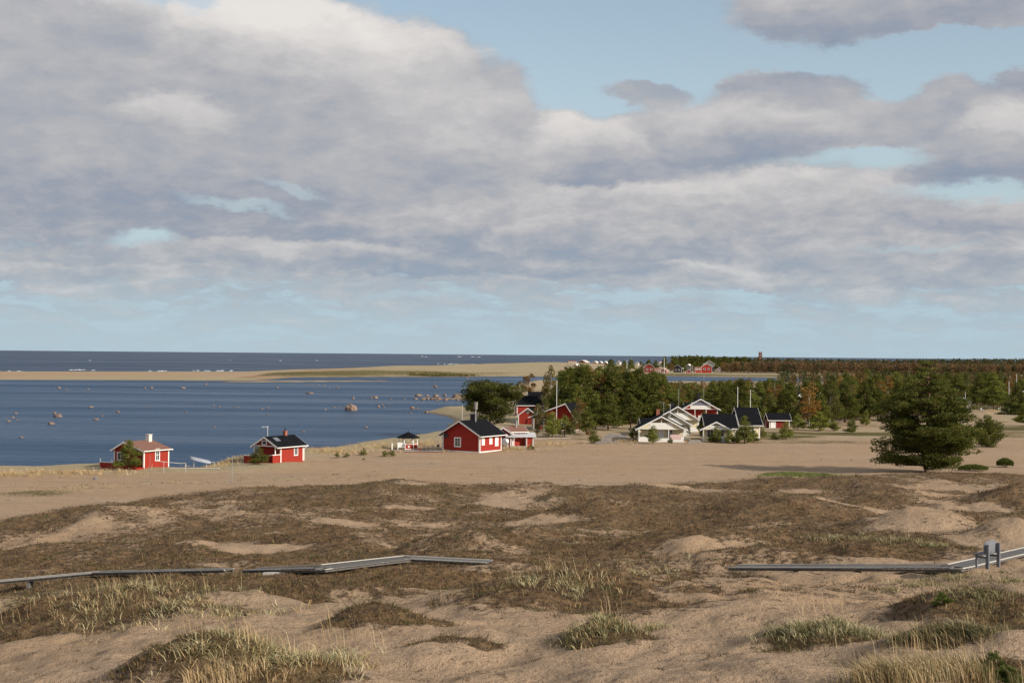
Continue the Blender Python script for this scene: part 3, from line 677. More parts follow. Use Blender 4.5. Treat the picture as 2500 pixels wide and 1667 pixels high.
MB().tube((-.15, 6.35, .1), (-.15, 6.35, 2.0), .06).tube((-.15, 6.35, 2.0), (-.55, 6.95, 2.4), .06).build('downpipe', M_WHITE, h3)
downpipe(h3, .1, -.12, .15, 2.3, -.45, -.4)
for xx in (4.75, 1.0): pass

# gazebo with a pyramid roof
p = hit(996.5, 1096.5); gz = thing('gazebo', 'six-sided garden gazebo with black pointed roof and white frames on the grassy bank', 'gazebo', p, .15)
n6 = 6; rr = 1.38; HW = 1.78
cor = [(rr * math.cos(2*math.pi*(i+.5)/n6 - math.pi/2 + math.pi/6 - math.pi/6), rr * math.sin(2*math.pi*(i+.5)/n6 - math.pi/2)) for i in range(n6)]
cor = [(rr * math.cos(-math.pi/2 + math.pi/6 + i*math.pi/3), rr * math.sin(-math.pi/2 + math.pi/6 + i*math.pi/3)) for i in range(n6)]
for x, y in cor: MB().box(x-.06, x+.06, y-.06, y+.06, -.3, HW).build('post', M_WHITE, gz)
ro = MB(); ro.add([(x*1.28, y*1.28, HW) for x, y in cor] + [(x*1.28, y*1.28, HW-.1) for x, y in cor] + [(0, 0, 2.62), (0, 0, HW-.1)],
    [(i, (i+1) % 6, 12) for i in range(6)] + [((i+1) % 6, i, i+6, (i+1) % 6 + 6) for i in range(6)] + [(i+6, 13, (i+1) % 6+6) for i in range(6)])
ro = ro.build('roof', M_ROOF, gz); MB().tube((0, 0, 2.55), (0, 0, 2.95), .06, .02).build('finial', M_DMETAL, ro)
for i in range(6):
    a, b = cor[i], cor[(i+1) % 6]
    MB().bar((*a, HW-.06), (*b, HW-.06), .08, .10).build('top_rail', M_WHITE, gz)
    if i == 1 or i == 2 or i == 3:  pass
    if i != 2:
        MB().bar((*a, .82), (*b, .82), .09, .07).build('rail', M_WHITE, gz)
        MB().bar((*a, .10), (*b, .10), .09, .08).build('rail', M_WHITE, gz)
        k = MB().bar((a[0]*.99, a[1]*.99, .47), (b[0]*.99, b[1]*.99, .47), .03, .66).build('panel', M_RED if i in (5, 0, 1, 4) else M_DRED, gz)
        if i == 5:
            mx_, my_ = (a[0]+b[0])/2, (a[1]+b[1])/2 - .04
            MB().extr([(mx_, my_, .28), (mx_+.18, my_, .47), (mx_, my_, .66), (mx_-.18, my_, .47)], (0, -.02, 0)).build('diamond', M_WHITE, k)
MB().add([(x*.98, y*.98, .06) for x, y in cor], [(0,1,2,3,4,5)]).build('floor', M_WOODD, gz)
tb = thing('table', 'small dark red round table inside the gazebo', 'table', (p[0] - .2, p[1] + .1, p[2] + .07))
MB().tube((0, 0, 0), (0, 0, .68), .06).build('pedestal', M_DRED, tb); MB().tube((0, 0, .68), (0, 0, .73), .42, .42, 14).build('table_top', M_DRED, tb)
# white railing piece and gate post beside the gazebo
q = hit(979, 1098); rl = thing('garden_bench', 'white slatted garden bench just left of the gazebo entrance', 'bench', q, .25)
for k in range(4): MB().box(-.55, .55, -.04, 0, .45 + k*.17, .56 + k*.17).build('back_slat', M_WHITE, rl)
for xx in (-.58, .52): MB().box(xx, xx+.06, -.5, 0, 0, .95 if xx < 9 else .9).build('side_frame', M_WHITE, rl)
MB().box(-.52, .52, -.5, -.05, .36, .40).build('seat', M_WHITE, rl)
q = hit(957.4, 1098); tag(MB().box(-.09, .09, -.09, .09, -.3, .98).build('gate_post', M_WHITE), 'short white square post standing alone left of the gazebo', 'post').location = q
q = hit(1008, 1099); tag(MB().box(-.1, .1, -.1, .1, -.3, .36).build('marker_stake', M_RED), 'short red stake at the right foot of the gazebo', 'stake').location = (q[0]+1.0, q[1]-.6, q[2])
# deck and picnic table between gazebo and big house
q = hit(1048, 1104.5); dk = thing('timber_deck', 'low grey timber deck with a red-brown edge between gazebo and largest red house', 'deck', (q[0], q[1], q[2] - .1))
for k in range(16): MB().box(-3.6, 1.9, .14 + k*.17, .295 + k*.17, .16, .21).build('plank', M_WOOD, dk)
MB().box(-3.6, 1.9, .10, .135, -.2, .20).build('edge_beam', M_DRED, dk); MB().box(-3.5, 1.8, .3, 2.6, -.3, .15).build('frame', M_DRED, dk)
pt = thing('picnic_table', 'dark wooden picnic table standing on the deck left of the largest red house', 'picnic table', (q[0] - .2, q[1] + 1.5, q[2] + .11), .1)
for k in range(5): MB().box(-.85, .85, -.36 + k*.15, -.23 + k*.15, .70, .74).build('table_plank', M_WOODD, pt)
for yy in (-.78, .6): MB().box(-.85, .85, yy, yy+.2, .40, .44).build('bench_plank', M_WOODD, pt)
for xx in (-.6, .6):
    MB().bar((xx, -.6, 0), (xx, -.15, .7), .05, .09, (1,0,0)).bar((xx, .6, 0), (xx, .15, .7), .05, .09, (1,0,0)).bar((xx, -.75, .38), (xx, .75, .38), .05, .08).build('leg_frame', M_WOODD, pt)
q = hit(1069, 1103); gr_ = thing('barbecue_grill', 'dark kettle grill on legs at the deck end by the largest red house', 'grill', (q[0], q[1] + .9, q[2] + .11))
MB().tube((0,0,.55), (0,0,.78), .16, .27, 12).tube((0,0,.78), (0,0,.95), .27, .10, 12).build('bowl', M_DMETAL, gr_)
for k in range(3):
    a = k*2.1; MB().tube((.1*math.cos(a), .1*math.sin(a), .6), (.26*math.cos(a), .26*math.sin(a), 0), .018).build('leg', M_DMETAL, gr_)

# small red building with brown roof behind, tank and shed
p = hit(1251, 1092)
h4 = gable_house('red_outbuilding', 'low red outbuilding with a red-brown roof and metal flue behind the open shed', 'outbuilding', (p[0], p[1] + 2.0, p[2]), R(20), 2.2, 3.9, 2.3, 2.95, M_RED, M_ROOFB,
    oh=.35, base=0, side=((.55, 1.35, .32, .6, (0, 0), .08), (1.45, 1.35, .32, .6, (0, 0), .08)), ridge=1.6, gutter=False)
MB().tube((1.0, 1.0, 2.5), (1.0, 1.0, 3.85), .12, .12, 10).tube((1.0, 1.0, 3.85), (1.0, 1.0, 4.0), .17, .05, 10).build('flue', M_METAL, h4)
h4b = gable_house('red_outbuilding', 'dark red annex with brown roof right of the largest red house, behind the silver tank', 'outbuilding', tuple(hit(1250, 1094) + np.array([-.15, 3.2, 0])), R(78), 4.0, 2.4, 2.1, 2.85, M_DRED, M_ROOFB, oh=.3, base=0, gutter=False)
p = hit(1232, 1092); tk = thing('storage_tank', 'silver cylindrical tank lying between the largest red house and the open shed', 'tank', (p[0], p[1] + .2, p[2]), 0)
MB().tube((0, -.45, .78), (0, .9, .78), .62, .62, 20).tube((0, .9, .78), (0, 1.05, .78), .62, .4, 20).tube((0, -.45, .78), (0, -.6, .78), .62, .4, 20).build('tank_shell', M_METAL, tk)
for yy in (-.2, .7): MB().box(-.4, .4, yy-.06, yy+.06, 0, .25).build('tank_foot', M_GREYW, tk)
p = hit(1301, 1091)
sh = thing('open_shed', 'small red shed with pale grey sheet-metal roof and an open front with a white-framed window', 'shed', p, R(8))
MB().box(-3.9, -3.4, .3, 2.2, -.4, 1.55).box(-3.4, -.95, 1.1, 2.2, -.4, 1.55).build('wall', M_DRED, sh)
MB().extr([(-.95, 0, -.4), (-.95, 2.2, -.4), (-.95, 2.2, 1.6), (-.95, 1.1, 2.05), (-.95, 0, 1.6)], (.95, 0, 0)).build('side_wall', M_RED, sh)
window(sh, 's', -2.2, .62, 1.05, .5, (3, 0), .10, off=-1.1)
r_ = MB().extr([(-4.3, -.35, 1.50), (-4.3, 1.1, 2.1), (-4.3, 2.6, 1.50), (-4.3, 2.6, 1.56), (-4.3, 1.1, 2.17), (-4.3, -.35, 1.57)], (4.7, 0, 0)).build('roof', M_ROOFG, sh)
MB().extr([(.41, -.4, 1.56), (.41, 1.1, 2.17), (.41, 1.1, 2.02), (.41, -.4, 1.42)], (.04, 0, 0)).extr([(.41, 2.6, 1.56), (.41, 1.1, 2.17), (.41, 1.1, 2.02), (.41, 2.6, 1.42)], (.04, 0, 0)).build('barge_board', M_WHITE, sh)
for xx in (-3.9, -2.95, -.98, 0): MB().box(xx - .05, xx + .05, -.08, .02, -.4, 1.5).build('post', M_WHITE, sh)
MB().box(-3.35, -1.0, -.3, 1.1, -.1, .12).build('floor', M_WOOD, sh)

# rail fence to the right of the shed
A = hit(1304, 1083); B = hit(1393, 1081)
A[2] = B[2] = (A[2] + B[2]) / 2
fc = thing('rail_fence', 'thin grey rail fence with slim posts running right from the open shed', 'fence', A)
d_ = Vector((B[0]-A[0], B[1]-A[1], 0))
for k in range(7): q = d_ * k / 6; MB().box(q.x-.03, q.x+.03, q.y-.03, q.y+.03, -.4, .78).build('post', M_METAL, fc)
MB().bar((0, 0, .80), (d_.x, d_.y, .80), .05, .05).build('rail', M_METAL, fc)

# houses among the trees behind
def atbase(px, d, z=None):
    v = ray(px, 1000); x, y = v[0]*d, v[1]*d
    return np.array([x, y, hz(x, y) if z is None else z])
p = atbase(1290, 292)
h6 = gable_house('red_cottage', 'red cottage gable with a white diamond-shaped window behind the outbuildings', 'cottage', (p[0], p[1], p[2]), R(82), 6, 4.0, 2.0, 3.45, M_RED, M_ROOF, oh=.35, base=0)
h6.location = (p[0] + 1.9, p[1], p[2] - .2)
dm = MB().extr([(-.02, 2.0, 2.35), (-.02, 2.42, 2.75), (-.02, 2.0, 3.15), (-.02, 1.58, 2.75)], (-.05, 0, 0)).build('diamond_window', M_WHITE, h6)
MB().extr([(-.075, 2.0, 2.52), (-.075, 2.24, 2.75), (-.075, 2.0, 2.98), (-.075, 1.76, 2.75)], (-.01, 0, 0)).build('pane', M_GLASS, dm)
MB().tube((-.5, 1.1, .0), (-.5, 1.1, 1.7), .1).build('post', M_DRED, h6)
p = atbase(1262, 330)
h7 = gable_house('red_boathouse', 'red boathouse with a dark roof seen above the diamond-windowed cottage', 'boathouse', (p[0], p[1], p[2] - .1), R(4), 5.6, 5.0, 2.7, 4.6, M_RED, M_ROOF, oh=.35, base=0, gutter=False)
p = atbase(1292, 372)
h7b = gable_house('dark_shed', 'farther dark-roofed shed half hidden between birches', 'shed', (p[0], p[1], p[2]), R(4), 4.0, 4.0, 2.7, 4.4, M_DRED, M_ROOF, oh=.3, base=0, gutter=False)
p = atbase(1402, 268)
h8 = gable_house('red_house', 'red house with long sloping white bargeboard and dark porch, half hidden by trees', 'house', (p[0], p[1], p[2]), R(74), 7, 8.2, 2.5, 5.0, M_RED, M_ROOF, oh=.6, base=.1, gab=((6.3, .9, .7, 1.1, (0, 1), .1), (2.0, .8, .8, 1.1, (1, 1), .1)), ridge=1.6)
MB().box(-1.6, 0, 3.3, 7.6, 2.35, 2.45).build('porch_roof', M_ROOF, h8); 
for yy in (3.4, 5.4, 7.4): MB().box(-1.55, -1.43, yy, yy+.12, 0, 2.35).build('porch_post', M_WHITE, h8)
def flagpole(px, py0, py1, d, label, thick=.06, mat=None, group=None):
    b = atbase(px, d); top = atd(px, py0, d); f = thing('flagpole', label, 'flagpole', b, 0, group); hh = top[2] - b[2]
    MB().tube((0, 0, -.3), (0, 0, hh), thick, thick*.7, 8).build('pole', mat or M_PIPE, f); MB().tube((0, 0, hh), (0, 0, hh + .14), .10, .05, 8).build('finial', mat or M_PIPE, f)
    return f
flagpole(1358.8, 931, 0, 262, 'tall white flagpole in front of the dark pines, left of the grove', .075)
flagpole(1364.2, 949, 0, 300, 'shorter flagpole close behind the tall white one left of the grove', .06)
flagpole(1800.6, 947, 0, 268, 'taller of the two white flagpoles rising above the right white cottage', .08)
flagpole(1831.8, 954, 0, 275, 'shorter right-hand one of the two white flagpoles by the right white cottage', .075)
p = hit(1129, 1060, 60); b_ = atbase(1128.5, 236); tp = atd(1128.5, 989, 236)
mp_ = MB().tube((0, 0, -.3), (0, 0, tp[2] - b_[2]), .06, .05).build('mast', M_WOODL); mp_.location = b_; tag(mp_, 'thin pale mast behind the left slope of the largest red house roof', 'mast')

# ---- white cottages
def porch_cottage(px, d, Wd, eave, peak, Ln, label, phi=86, z=None, balcony=None, porch=1.6, wall=None, chim=None, name='white_cottage', posts=4, sidew=(), pink=False, glass=None):
    p = atbase(px, d, z)
    t = gable_house(name, label, 'cottage', p, R(phi), Ln, Wd, eave, peak, wall or M_CREAM, M_ROOF, oh=.5, base=.1, side=sidew, oh_front=porch + .3,
        gab=((Wd*.30, .9, .8, 1.1, (1, 1), .1), (Wd*.72, .9, 1.0, 1.1, (1, 1), .1)))
    door(t, 'g', Wd*.5, .15, .85, 1.95, M_WHITE)
    x0 = -porch
    MB().box(x0, 0, 0, Wd, -.5, .12).build('porch_deck', M_WOOD, t)
    for k in range(posts):
        y = .06 + (Wd - .12) * k / (posts - 1); MB().box(x0, x0 + .12, y - .06, y + .06, -.4, eave - .05).build('porch_post', M_WHITE, t)
    MB().box(x0 - .03, x0 + .09, 0, Wd, eave - .12, eave + .02).build('porch_beam', M_WHITE, t)
    s = (peak - eave) / (Wd / 2)
    # gable filling above the beam: cream triangles at the sides, white balustrade and dark opening in the middle
    a = balcony or .24
    ya, yb = Wd*a, Wd*(1-a)
    MB().extr([(x0, 0, eave), (x0, ya, eave), (x0, ya, eave + s*ya)], (.06, 0, 0)).build('gable_panel', wall or M_CREAM, t)
    MB().extr([(x0, Wd, eave), (x0, yb, eave), (x0, yb, eave + s*ya)], (.06, 0, 0)).build('gable_panel', wall or M_CREAM, t)
    zb = eave + s*ya*1.02
    MB().box(x0 - .02, x0 + .03, ya, yb, eave + .02, zb).build('balustrade', glass or M_WBOARD, t)
    MB().box(x0 - .01, x0 + .10, Wd/2 - .06, Wd/2 + .06, eave, peak - .1).build('king_post', M_WHITE, t)
    # porch parapet
    MB().box(x0 + .01, x0 + .07, .1, Wd*.27, .12, .98).build('porch_parapet', M_WBOARD, t)
    MB().box(x0 + .01, x0 + .07, Wd*.27, Wd*.62, .12, .72).build('porch_parapet', M_WBOARD, t)
    MB().box(x0 + .01, x0 + .07, Wd*.62, Wd - .1, .12, .92).build('porch_parapet', M_CREAM if not pink else M_WBOARD, t)
    if pink:
        MB().box(x0 - .03, x0 - .01, Wd*.06, Wd*.30, .55, 1.35).build('parasol_cloth', simple('pale_pink_cloth', (.70, .50, .48), .9, .06), t)
    if chim: chimney(t, *chim)
    return t
wa = porch_cottage(1669, 237, 7.4, 2.3, 4.25, 7.5, 'white cottage with a broad porch and balcony gable, frontmost left of the white cottages', 86, pink=True, chim=(6.5, 4.0, 3.6, 5.1, .55, M_BRICK))
antenna(wa, 7.5, 3.0, 3.8, 6.4, M_METAL, yaw=1.2); antenna(wa, 7.5, 1.9, 3.6, 6.0, M_PIPE, yaw=1.0, w=.3)
wb = porch_cottage(1683, 253, 7.2, 2.35, 4.5, 7.0, 'white cottage second in the row, its black roof just behind the frontmost cottage', 86, porch=.6)
MB().box(-.62, -.50, .0, 1.3, .1, 1.2).build('fence_panel', M_WHITE, wb)
wc = porch_cottage(1704, 268, 7.6, 2.45, 4.75, 8.0, 'cream cottage third in the row with aerial mast and picket-fronted side yard', 86, porch=.8, chim=(4.5, 4.6, 4.3, 5.3, .6, M_DMETAL))
antenna(wc, 2.4, 3.5, 4.2, 8.0, M_METAL, yaw=-.3, w=.9)
wd_ = porch_cottage(1752, 292, 6.9, 3.6, 5.5, 8.0, 'red and white two-storey cottage with glazed balcony gable, highest of the cottage row', 84, wall=M_RED, name='red_cottage', porch=.9, balcony=.20, glass=M_WBOARD, chim=(5.5, 3.6, 5.0, 6.4, .6, M_DMETAL))
antenna(wd_, 4.0, 2.7, 5.0, 10.3, M_METAL, yaw=-.2, w=1.1)
MB().box(-1.0, -.95, 1.5, 5.4, 4.35, 4.95).build('balcony_glass', simple('lilac_glass', (.20, .20, .27), .2, .1), wd_)
an = gable_house('annex', 'low dark-roofed annex left of the red and white two-storey cottage', 'annex', atbase(1676, 300), R(2), 2.8, 5, 3.4, 4.3, M_DRED, M_ROOF, oh=.3, base=0, gutter=False)
an2 = gable_house('woodshed', 'low dark-roofed woodshed left behind the frontmost white cottage', 'shed', atbase(1568, 262), R(2), 3.2, 3.4, 1.9, 2.7, M_DRED, M_ROOF, oh=.35, base=0, gutter=False)
we_ = porch_cottage(1780, 241, 4.3, 2.25, 3.35, 2.4, 'right white cottage\'s porch-fronted wing with black roof, half hidden by young pines', 84, posts=3)
del we_['label']
we_['label'] = 'small white porch gable joined to the long black-roofed cottage, young pines in front'
p = atbase(1727, 243.5)
wf_ = gable_house('cream_cottage', 'cream cottage with a long black roof facing the beach behind the small porch gable', 'cottage', (p[0], p[1], p[2]), R(1), 4.8, 6.2, 2.3, 4.3, M_CREAM, M_ROOF, oh=.5, base=.1)
p = atbase(1811, 252)
wg = gable_house('cream_cottage', 'rightmost cream cottage with black roof and white end gable, behind the young pines', 'cottage', (p[0], p[1], p[2]), R(3), 3.2, 8.0, 2.55, 5.2, M_CREAM, M_ROOF, oh=.5, base=.1, side=((1.6, 1.0, 1.1, 1.0, (1, 1), .12),))
p = atbase(1879, 288)
sg = gable_house('red_shed', 'small red shed with black roof and a white door right of the cottages', 'shed', (p[0], p[1], p[2]), R(3), 4.0, 3.2, 1.75, 2.85, M_DRED, M_ROOF, oh=.4, base=0, gutter=False)
door(sg, 's', .75, .05, .8, 1.6, M_WHITE); 
pw = thing('picket_fence', 'short white picket fence between the cream cottages', 'fence', atbase(1687, 243), R(80))
for k in range(9): MB().box(-.02, .02, k*.19, k*.19+.11, -.1, 1.15).build('picket', M_WHITE, pw)
for zz in (.3, .9): MB().box(.02, .05, 0, 1.65, zz, zz+.07).build('rail', M_WHITE, pw)
st = thing('plank_stack', 'stack of grey planks lying on the sand between the white cottages', 'plank stack', atbase(1696, 234), .1)
for k in range(5): MB().box(-1.3 + .1*k, 1.2 - .07*k, -.3, .3, .02 + k*.12, .11 + k*.12).build('plank', M_WOOD, st)

# houses deeper in the forest
def fhouse(x0, x1, pyb, d, eh, ph, label, wall, roof=None, phi=84, Ln=6, **k):
    Wd = (x1 - x0) / FPX * d; p = atbase(x1, d)
    return gable_house(k.pop('name', 'house'), label, k.pop('cat', 'house'), (p[0], p[1], p[2]), R(phi), Ln, Wd, eh, ph, wall, roof or M_ROOF, oh=.35, base=0, gutter=False, **k)
f1 = fhouse(1862, 1893, 0, 395, 3.0, 4.3, 'dark house with a brick chimney and white bargeboard deep in the forest', M_GREYW)
chimney(f1, 1.0, 1.6, 3.4, 5.2, .8, M_BRICK); 
f2 = fhouse(1946, 1972, 0, 405, 3.2, 4.5, 'white-gabled house peeping out between forest pines', M_WBOARD)
f3 = fhouse(1988, 2018, 0, 395, 3.2, 4.6, 'dark-roofed house with white trim right of the white-gabled forest house', M_WBOARD)
f4 = fhouse(2188, 2214, 0, 330, 1.8, 3.0, 'red hut glimpsed through the branches of the great pine', M_RED)
f5 = fhouse(2335, 2368, 0, 430, 1.9, 3.0, 'low white hut on the bank right of the great pine', M_WBOARD, M_ROOFG, phi=88, Ln=4)
f6 = fhouse(2478, 2520, 0, 430, 5.2, 7.3, 'dark brown house with painted-in shade, white trimmed window at the right edge of the photo', M_BROWN_SHADE, gab=((3.4, 3.3, .8, 1.0, (0, 0), .12),))
f7 = fhouse(2126, 2140, 0, 420, 1.8, 2.6, 'small pale hut between forest trunks left of the great pine', M_WBOARD, M_ROOFG, phi=88, Ln=3)
for px, y0, d, lb in ((2463, 933, 420, 'slim white pole before the dark trees at the far right'), (2481.5, 914, 440, 'white pole with a knob top beside the dark brown house'),
                      (2356.5, 957, 415, 'short white pole above the low white hut'), (2069, 912, 560, 'white pole at the far bay behind the middle of the forest'), (1889, 948, 380, 'thin pole beside the brick chimney in the forest')):
    flagpole(px, y0, 0, d, lb, .09)
for px, w_, lb in ((2398, 10, 'grey jetty box on the far pond bank, left one'), (2441, 9, 'small white boat pulled up on the pond bank')):
    q = hit(px, 1001); o = thing('boat' if 'boat' in lb else 'jetty_box', lb, 'boat' if 'boat' in lb else 'box', (q[0], q[1], q[2]), .2); s = w_ * q[1] / FPX / 2
    MB().extr([(-s, 0, .55), (s*1.15, 0, .62), (s*.8, 0, 0), (-s*.85, 0, 0)], (0, .9, 0)).build('hull', M_WHITE if 'boat' in lb else M_METAL, o)
    MB().box(-s*.9, s*.9, .1, .8, .57, .60).build('cover', M_WOODL, o)

# ---- far village on the spit end
for (x0, x1, pyt, pyb, d, wall, roof, label, ph) in (
    (1370, 1394, 895, 911, 1180, M_DRED, M_PLASTER, 'red fishing cabin with white roof edges, leftmost of the far village', 80),
    (1394, 1412, 888, 905, 1330, M_PINK, M_PLASTER, 'pale-roofed cabin just behind the leftmost village cabin', 60),
    (1388, 1408, 881, 889, 1600, M_PINK, M_ROOFB, 'pink shore house with brown roof on the far crest, left one', 10),
    (1409, 1430, 879.5, 889, 1600, M_DRED, M_PLASTER, 'red house with pale roof on the far crest, right next to the pink one', 60),
    (1444, 1457, 882, 889, 1600, M_PINK, M_WHITE, 'small pale far hut, first of three in a row on the crest', 60),
    (1460, 1469, 882.5, 889, 1600, M_DRED, M_WHITE, 'small red far hut, middle of three in a row on the crest', 60),
    (1473, 1481, 882, 889, 1600, M_PINK, M_WHITE, 'small far hut, last of three in a row on the crest', 60),
    (1503, 1513, 881, 889, 1600, M_PLASTER, M_GREYW, 'pale hut right of a dark tree on the far crest', 60),
    (1548, 1558, 884, 891, 1560, M_WHITE, M_GREYW, 'white speck of a hut left of the tall village flagpole', 60),
    (1605, 1614, 883, 891, 1560, M_WHITE, M_PINK, 'white hut with pink roof behind the red village barns', 60),
    (1571, 1597, 888, 906, 1230, M_DRED, M_ROOF, 'dark gabled village house with bold white bargeboards', 86),
    (1598, 1612, 899, 910, 1215, M_RED, M_ROOFB, 'low red village barn left of the flagpole base', 5),
    (1612, 1627, 899, 911, 1200, M_RED, M_PINK, 'brighter red square village barn under the flagpole', 70),
    (1642, 1664, 891, 907, 1240, M_DMETAL, M_ROOF, 'black village boathouse with white edges', 70),
    (1673, 1689, 903, 912, 1180, M_RED, M_ROOFB, 'red shore hut at the water in the middle of the village', 80),
    (1672, 1686, 889, 903, 1300, M_GREYW, M_PLASTER, 'grey gabled house above the red shore hut', 60),
    (1697, 1713, 896, 905, 1260, M_RED, M_ROOFB, 'long red annex left of the white-trimmed red village house', 5),
    (1711, 1738, 888, 905, 1240, M_RED, M_WHITE, 'large red village house with white trimmed gable', 84),
    (1716, 1744, 881, 897, 1330, M_GREYW, M_GREYW, 'tall grey house right behind the large red village house', 80),
    (1750, 1759, 896, 904, 1250, M_WHITE, M_METAL, 'small white shed at the right end of the village', 60),
    (1738, 1750, 884, 893, 1450, M_PLASTER, M_GREYW, 'pale low house behind the tall grey village house', 60)):
    b = atd((x0 + x1) / 2, pyb, d); Wd = (x1 - x0) / FPX * d; hh = (pyb - pyt) / FPX * d
    z0 = b[2]; rt = .55 if Wd < hh * 2.5 else .62
    pr = atd(x1, pyb, d)
    gz_ = hz(pr[0], pr[1])
    if ph < 30:
        pr = atd(x0, pyb, d); t = gable_house('village_house', label, 'house', (pr[0], pr[1], gz_ - .1), R(ph), Wd, Wd*.6, hh*rt + z0 - gz_, hh + z0 - gz_, wall, roof, oh=.3, base=0, gutter=False, sink=1.5, th=.3)
        side_, face = Wd, 's'
    else:
        t = gable_house('village_house', label, 'house', (pr[0], pr[1], gz_ - .1), R(ph), Wd*.9, Wd*.94, hh*rt + z0 - gz_, hh + z0 - gz_, wall, roof, oh=.35, base=0, gutter=False, sink=1.5, th=.3)
        side_, face = Wd*.94, 'g'
    zz = z0 - gz_
    if Wd > 4.5:
        for u in (.3, .7): window(t, face, side_*u, zz + hh*.16, side_*.16, hh*.22, (0, 0), .16)
    else: door(t, face, side_*.5, zz + .1, side_*.26, hh*.4, M_WHITE)
flagpole(1529.6, 879, 0, 1180, 'white flagpole left in the far village', .22, group=None); flagpole(1620.7, 873, 0, 1190, 'tallest white flagpole beside the far red barns', .25)
flagpole(1541, 874, 0, 1500, 'slim mast behind the dark trees of the far village', .2)
tw = thing('lookout_tower', 'rust-brown lookout tower standing above the far forest', 'tower', atd(1856, 899, 1560)); tw.location.z = hz(tw.location.x, tw.location.y); th_ = atd(1856, 859, 1560)[2] - tw.location.z
for sx, sy in ((-1, -1), (1, -1), (1, 1), (-1, 1)): MB().bar((sx*1.4, sy*1.4, 0), (sx*1.2, sy*1.2, th_), .5, .5).build('leg', M_RUST, tw)
for k in range(7):
    z = th_ * (k + 1) / 7; MB().box(-1.6, 1.6, -1.6, 1.6, z - .5, z).build('platform', M_RUST, tw)
    if k < 6: MB().box(-1.4, 1.1 if k % 2 else 1.3, -1.5, -1.4, z, z + th_/7 - .9).build('cladding', M_RUST, tw)
MB().tube((2.9, 0, 0), (2.9, 0, th_), .12).build('mast', M_METAL, tw)

# ------------------------------------------------------------------ boulders in the bay
def rock_mesh(seed, n=2):
    import bmesh
    b = bmesh.new(); bmesh.ops.create_icosphere(b, subdivisions=n, radius=1); r = random.Random(seed)
    off = r.uniform(0, 50)
    from mathutils import noise
    for v_ in b.verts:
        q = v_.co.normalized(); k = 1 + .32 * noise.noise(q * 1.3 + Vector((off, 0, 0))) + .13 * noise.noise(q * 3.5 + Vector((0, off, 0)))
        v_.co = q * k
        if v_.co.z > .55: v_.co.z = .55 + (v_.co.z - .55) * .5
    me = bpy.data.meshes.new('boulder'); b.to_mesh(me); b.free()
    me.materials.append(M_ROCK); return me
RK = [rock_mesh(i, 3 if i == 0 else 2) for i in range(7)]
ROCKS = [(143,948,11,5),(161,952,6,3),(214,951,8,3),(353,948,6,4),(369,948,10,5),(446,948,12,5),(501,939,12,4),(676,947,9,4),(221,995,12,5),(362,994,4,2),(462,990,3,2),(521,990,7,3),(534,993,7,3),
 (521,997,4,2),(571,994,6,3),(582,995,6,3),(639,999,7,3),(654,997,6,4),(652,1013,6,4),(287,1007,9,5),(362,1008,4,2),(38,1010,10,4),(132,1010,10,5),(146,1010,5,3),(140,1018,21,8),(31,1020,8,4),(41,1026,5,3),
 (19,1029,13,4),(124,1036,16,7),(233,1025,16,5),(249,1016,6,3),(51,1069,13,4),(523,1043,7,3),(222,1003,3,2),(454,1008,6,3),(855,1003,29,19),(741,1055,8,4),(894,1044,8,4),(1023,1063,9,4),(794,1001,7,4),
 (816,995,6,3),(827,995,5,3),(862,974,8,6),(907,973,8,4),(916,973,12,8),(924,994,9,6),(937,995,5,3),(933,989,6,3),(954,975,5,3),(988,975,5,3),(1006,998,12,8),(1019,998,8,3),(1041,1008,11,7),(1002,1009,6,3),
 (1062,946,13,7),(1055,946,6,3),(1140,923,12,3),(1021,967,19,7),(1043,967,9,5),(1063,969,17,8),(1086,967,10,7),(1116,970,24,11),(1138,969,18,10),(1015,975,11,5),(756,961,21,4),(824,946,8,3),(804,948,4,2)]
for k in range(26): ROCKS.append((1030 + k*4.6 + random.uniform(-2, 2), 976 + random.uniform(-1.5, 2.2), random.uniform(6, 13), random.uniform(3.5, 7)))
for k in range(10): ROCKS.append((random.uniform(1262, 1300), random.uniform(966, 976), random.uniform(7, 13), random.uniform(4, 7)))
for k in range(6): ROCKS.append((random.uniform(738, 800), 940.5 + random.uniform(-.3, .5), random.uniform(3, 7), 2))
SPECIAL = {(855,1003): 'huge rounded pinkish boulder alone in the middle of the bay', (1062,946): 'lone reddish block of rock far out in the bay, left of the round pine', (140,1018): 'longest flat boulder at the left of the bay',
    (124,1036): 'stubby brown boulder just below the longest flat one at the left', (51,1069): 'low flat boulder nearest the left end of the shore', (1041,1008): 'dark peaked boulder on the thin sand bar before the round pine',
    (1006,998): 'pale rounded boulder in the right bay with a small flat one beside it', (756,961): 'long low brown reef in the middle of the bay', (1116,970): 'largest humped boulder of the rocky point by the round pine',
    (1138,969): 'reddish boulder at the inner end of the rocky point', (1063,969): 'broad reddish boulder in the middle of the rocky point', (1021,967): 'broad low boulder at the outer tip of the rocky point', (741,1055): 'small pale boulder right above the cabin with the brick chimney',
    (894,1044): 'pale flat boulder left above the gazebo', (1023,1063): 'white-topped flat boulder close to the gazebo roof', (916,973): 'largest boulder of a loose cluster halfway to the rocky point', (233,1025): 'flat pale boulder above the leftmost cabin\'s left side',
    (221,995): 'flat boulder in the upper left bay', (1140,923): 'low dark reef close to the far spit above the round pine'}
ORD = 'first second third fourth fifth sixth seventh eighth ninth tenth eleventh twelfth thirteenth fourteenth fifteenth sixteenth seventeenth eighteenth nineteenth twentieth'.split()
ORD += ['twenty-' + o_ for o_ in ORD[:9]] + ['thirtieth'] + ['thirty-' + o_ for o_ in ORD[:9]]
